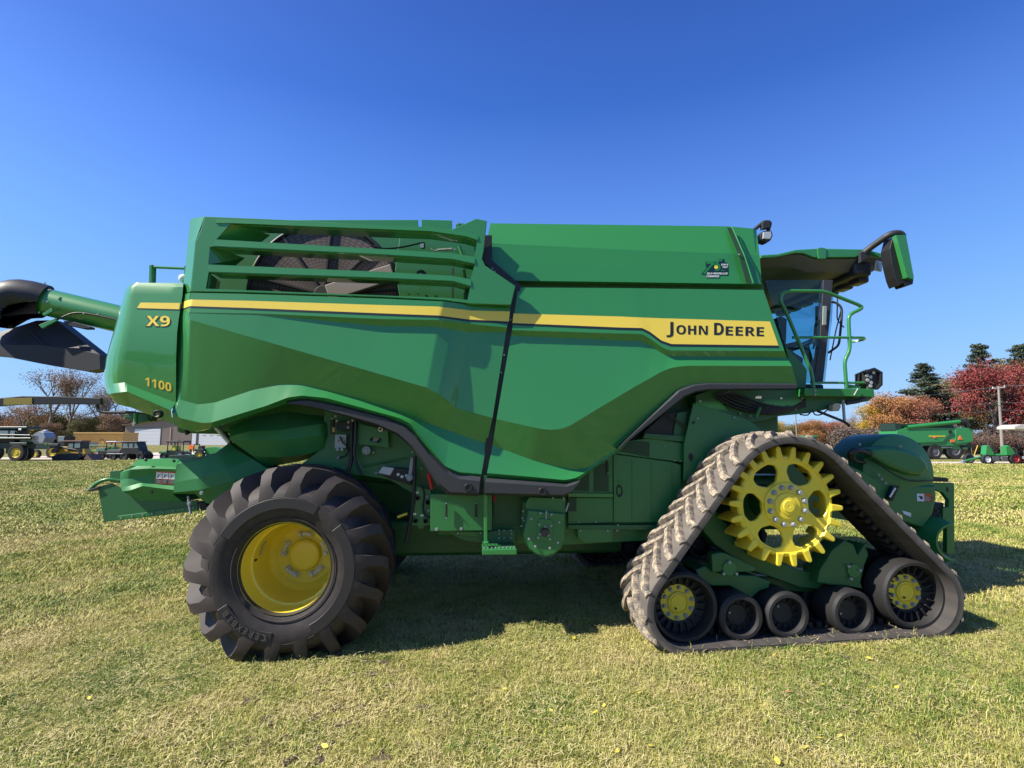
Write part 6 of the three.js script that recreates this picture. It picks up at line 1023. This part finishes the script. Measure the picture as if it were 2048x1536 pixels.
// ---------------------------------------------------------------- lawn: tufts of mown grass
{
  const tuft = (n, rad, h, w, bend) => {
    const pos = [], idx = []; let k = 0;
    for (let i = 0; i < n; i++) {
      const a = rr(0, 6.283), q = Math.sqrt(rnd()) * rad, x = Math.cos(a) * q, z = Math.sin(a) * q, H = h * rr(.45, 1.2), f = rr(0, 6.283), bx = Math.cos(f), bz = Math.sin(f), b = bend * rr(.3, 1.4), ww = w * rr(.7, 1.3), px = -bz * ww, pz = bx * ww;
      pos.push(x - px, -.01, z - pz, x + px, -.01, z + pz, x + bx * b * .35 - px * .8, H * .6, z + bz * b * .35 - pz * .8, x + bx * b * .35 + px * .8, H * .6, z + bz * b * .35 + pz * .8, x + bx * b, H * rr(.7, 1), z + bz * b);
      idx.push(k, k + 1, k + 2, k + 2, k + 1, k + 3, k + 2, k + 3, k + 4); k += 5;
    }
    const g = new THREE.BufferGeometry(); g.setAttribute('position', new THREE.Float32BufferAttribute(pos, 3)); g.setIndex(idx); g.computeVertexNormals();
    // blades shade like the lawn, not like upright cards
    return g;
  };
  srand(2024);
  const mat = new THREE.MeshPhysicalMaterial({ color: C(1, 1, 1), roughness: .75, side: THREE.DoubleSide, transmission: .0 });
  const tone = (x, z, c) => {
    const p = clamp(patch(x, z) + .06 + rr(-.38, .38), 0, 1);
    const a = [.145, .225, .034], s = [.54, .45, .18], y = [.38, .385, .075];
    const t = p < .5 ? p * 2 : (p - .5) * 2, A0 = p < .5 ? a : y, B0 = p < .5 ? y : s, k = rr(.8, 1.15);
    return c.setRGB(lerp(A0[0], B0[0], t) * k, lerp(A0[1], B0[1], t) * k, lerp(A0[2], B0[2], t) * k);
  };
  const prints = [[970, 185], [660, 155], [575, 215], [345, 350], [225, 450], [75, 540], [340, 490], [580, 340], [710, 385], [640, 475], [805, 295], [905, 235], [855, 130], [780, 190], [760, 130], [450, 440], [450, 555], [590, 555], [935, 70], [850, 60], [265, 245], [700, 295]].map(([x, y]) => [400 + x / 2.54, 1290 + y / 2.54, .045]);
  const soil = [...prints, [772, 1503, .05], [845, 1408, .04], [1690, 1330, .03]].map(([x, y, r]) => { const d = dirOf(x, y), t = (EYE - .05) / -d.y; return [d.x * t, d.z * t, r]; });
  const field = (name, d0, d1, per, geos, sc, paint) => {
    // scatter inside the camera's wedge between two distances
    const list = geos.map(() => []); const c = new THREE.Color(), q = new THREE.Quaternion(), m = new THREE.Matrix4(); const span = 1.0; let n = Math.floor(per * (d1 * d1 - d0 * d0) * span);
    for (let i = 0; i < n; i++) {
      const d = Math.sqrt(lerp(d0 * d0, d1 * d1, rnd())), a = PSI + rr(-span, span), x = Math.sin(a) * d, z = -Math.cos(a) * d;
       if (d > 44 && (a < PSI - .55 ? d * Math.cos(a - PSI) > 56 : a > PSI + .3 && (d * Math.cos(a - PSI) > 45 && d * Math.cos(a - PSI) < 49.5 || d * Math.cos(a - PSI) > 65))) continue; let skip = false; for (const s of soil) if (Math.hypot(x - s[0], z - s[1]) < s[2] * (.7 + .5 * n2(x * 9, z * 9)) && rnd() < .96) skip = true; if (skip) continue;
      if (patch(x * 2.1 + 30, z * 2.1) < .06 && rnd() < .6) continue;
      q.setFromAxisAngle(V(0, 1, 0), rr(0, 6.283)); const s = sc * rr(.7, 1.25) * (1 + .25 * n2(x * .8, z * .8));
      m.compose(V(x, gy(x, z), z), q, V(s * 1.1, s * rr(.7, 1.2), s * 1.1)); list[i % geos.length].push([m.clone(), (paint ? paint(c) : tone(x, z, c)).clone()]);
    }
    list.forEach((l, k) => { const im = new THREE.InstancedMesh(geos[k], mat, l.length); l.forEach(([mm, cc], i) => { im.setMatrixAt(i, mm); im.setColorAt(i, cc); }); im.name = numbered(name); im.userData = { kind: 'stuff', label: 'short dry mown lawn grass in green and straw tones', category: 'grass' }; im.castShadow = im.receiveShadow = true; scene.add(im); });
  };
  const gA = [0, 1, 2].map(() => tuft(17, .06, .031, .0017, .030)), gB = [0, 1].map(() => tuft(16, .10, .042, .0032, .04)), gC = [0, 1].map(() => tuft(14, .2, .05, .008, .05));
  field('lawn_grass', 2.6, 7.5, 620, gA, 1); field('lawn_grass', 7.5, 15, 260, gB, 1.1); field('lawn_grass', 15, 40, 34, gC, 1.15); field('lawn_grass', 40, 66, 8, gC, 1.6);
  { // clods of bare soil; dark tone also stands in for shade in the prints
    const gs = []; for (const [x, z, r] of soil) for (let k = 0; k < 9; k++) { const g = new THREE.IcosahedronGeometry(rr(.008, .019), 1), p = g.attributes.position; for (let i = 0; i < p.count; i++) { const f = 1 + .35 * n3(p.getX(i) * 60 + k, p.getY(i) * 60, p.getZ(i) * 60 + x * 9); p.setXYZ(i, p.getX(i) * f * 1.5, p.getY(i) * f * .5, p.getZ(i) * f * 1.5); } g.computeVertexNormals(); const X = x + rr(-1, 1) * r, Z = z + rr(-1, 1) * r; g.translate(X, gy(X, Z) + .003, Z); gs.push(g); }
    const m = new THREE.Mesh(mergeGeometries(gs), new THREE.MeshStandardMaterial({ color: C(.07, .048, .032), roughness: 1 })); m.name = 'soil_with_shade'; m.userData = { kind: 'stuff', label: 'clods of bare brown soil darkened for the shade in old tread prints on the lawn', category: 'soil' }; scene.add(shade(m)); }
  // longer stalks
  const gS = [tuft(3, .03, .085, .0016, .03)]; field('grass_stalks', 2.6, 9, 34, gS, 1);
  // clippings lying flat
  const clip = [0, 1].map(() => { const pos = []; for (let i = 0; i < 9; i++) { const x = rr(-.09, .09), z = rr(-.09, .09), a = rr(0, 6.283), L = rr(.015, .045), w = rr(.0011, .0022), y = rr(.012, .034), y2 = y + rr(-.012, .012), cx = Math.cos(a), cz = Math.sin(a); pos.push(x - cz * w, y, z + cx * w, x + cz * w, y, z - cx * w, x + cx * L, y2, z + cz * L, x + cz * w, y, z - cx * w, x + cx * L + cz * w * .6, y2, z + cz * L - cx * w * .6, x + cx * L, y2, z + cz * L); } const q = new THREE.BufferGeometry(); q.setAttribute('position', new THREE.Float32BufferAttribute(pos, 3)); q.computeVertexNormals(); return q; });
  field('dry_clippings', 2.6, 10, 230, clip, 1, c => { const k = rr(.75, 1.1); return c.setRGB(.64 * k, .54 * k, .26 * k); });
  // fallen leaves
  const leaf = (() => { const s = new THREE.Shape(); s.moveTo(0, -.5); s.quadraticCurveTo(.34, -.2, .26, .15); s.quadraticCurveTo(.14, .4, 0, .55); s.quadraticCurveTo(-.14, .4, -.26, .15); s.quadraticCurveTo(-.34, -.2, 0, -.5); const g = new THREE.ExtrudeGeometry(s, { depth: .02, bevelEnabled: false, curveSegments: 5 }); const p = g.attributes.position; for (let i = 0; i < p.count; i++) p.setZ(i, p.getZ(i) + .5 * p.getX(i) * p.getX(i) + .12 * p.getY(i) * p.getY(i)); g.rotateX(-Math.PI / 2); g.computeVertexNormals(); return g; })();
  const lm = [std(C(.62, .52, .07), .7), std(C(.55, .42, .16), .8), std(C(.50, .22, .10), .8)];
  srand(31);
  const spots = [[1548, 1322], [1652, 1321], [1740, 1335], [2010, 1315], [1645, 1383], [1795, 1394], [1748, 1392], [1578, 1395], [1640, 1488], [1680, 1485], [1612, 1505], [1715, 1515], [1555, 1530], [1190, 1425], [1208, 1412], [1148, 1277], [1140, 1252], [1210, 1303], [1302, 1494], [1235, 1503], [1280, 1388], [1102, 1420], [1470, 1395], [745, 1470], [1010, 1375], [960, 1400], [1775, 1467], [1690, 1306], [180, 1375], [650, 1480]];
  spots.forEach(([x, y], i) => { const d = dirOf(x, y), t = (EYE - .07) / -d.y, X = d.x * t, Z = d.z * t, mm = new THREE.Mesh(leaf, lm[i === 26 || i === 27 ? 1 : i % 9 === 7 ? 2 : 0]); mm.name = numbered('fallen_leaf'); mm.position.set(X, gy(X, Z) + .022, Z); mm.rotation.set(rr(-.35, .35), rr(0, 6.28), rr(-.35, .35)); const s = rr(.035, .06); mm.scale.setScalar(s); tag(mm, 'small dry autumn leaf lying on the lawn grass', 'leaf', 'fallen leaves on the lawn'); scene.add(shade(mm)); });
}
renderer.render(scene, camera);
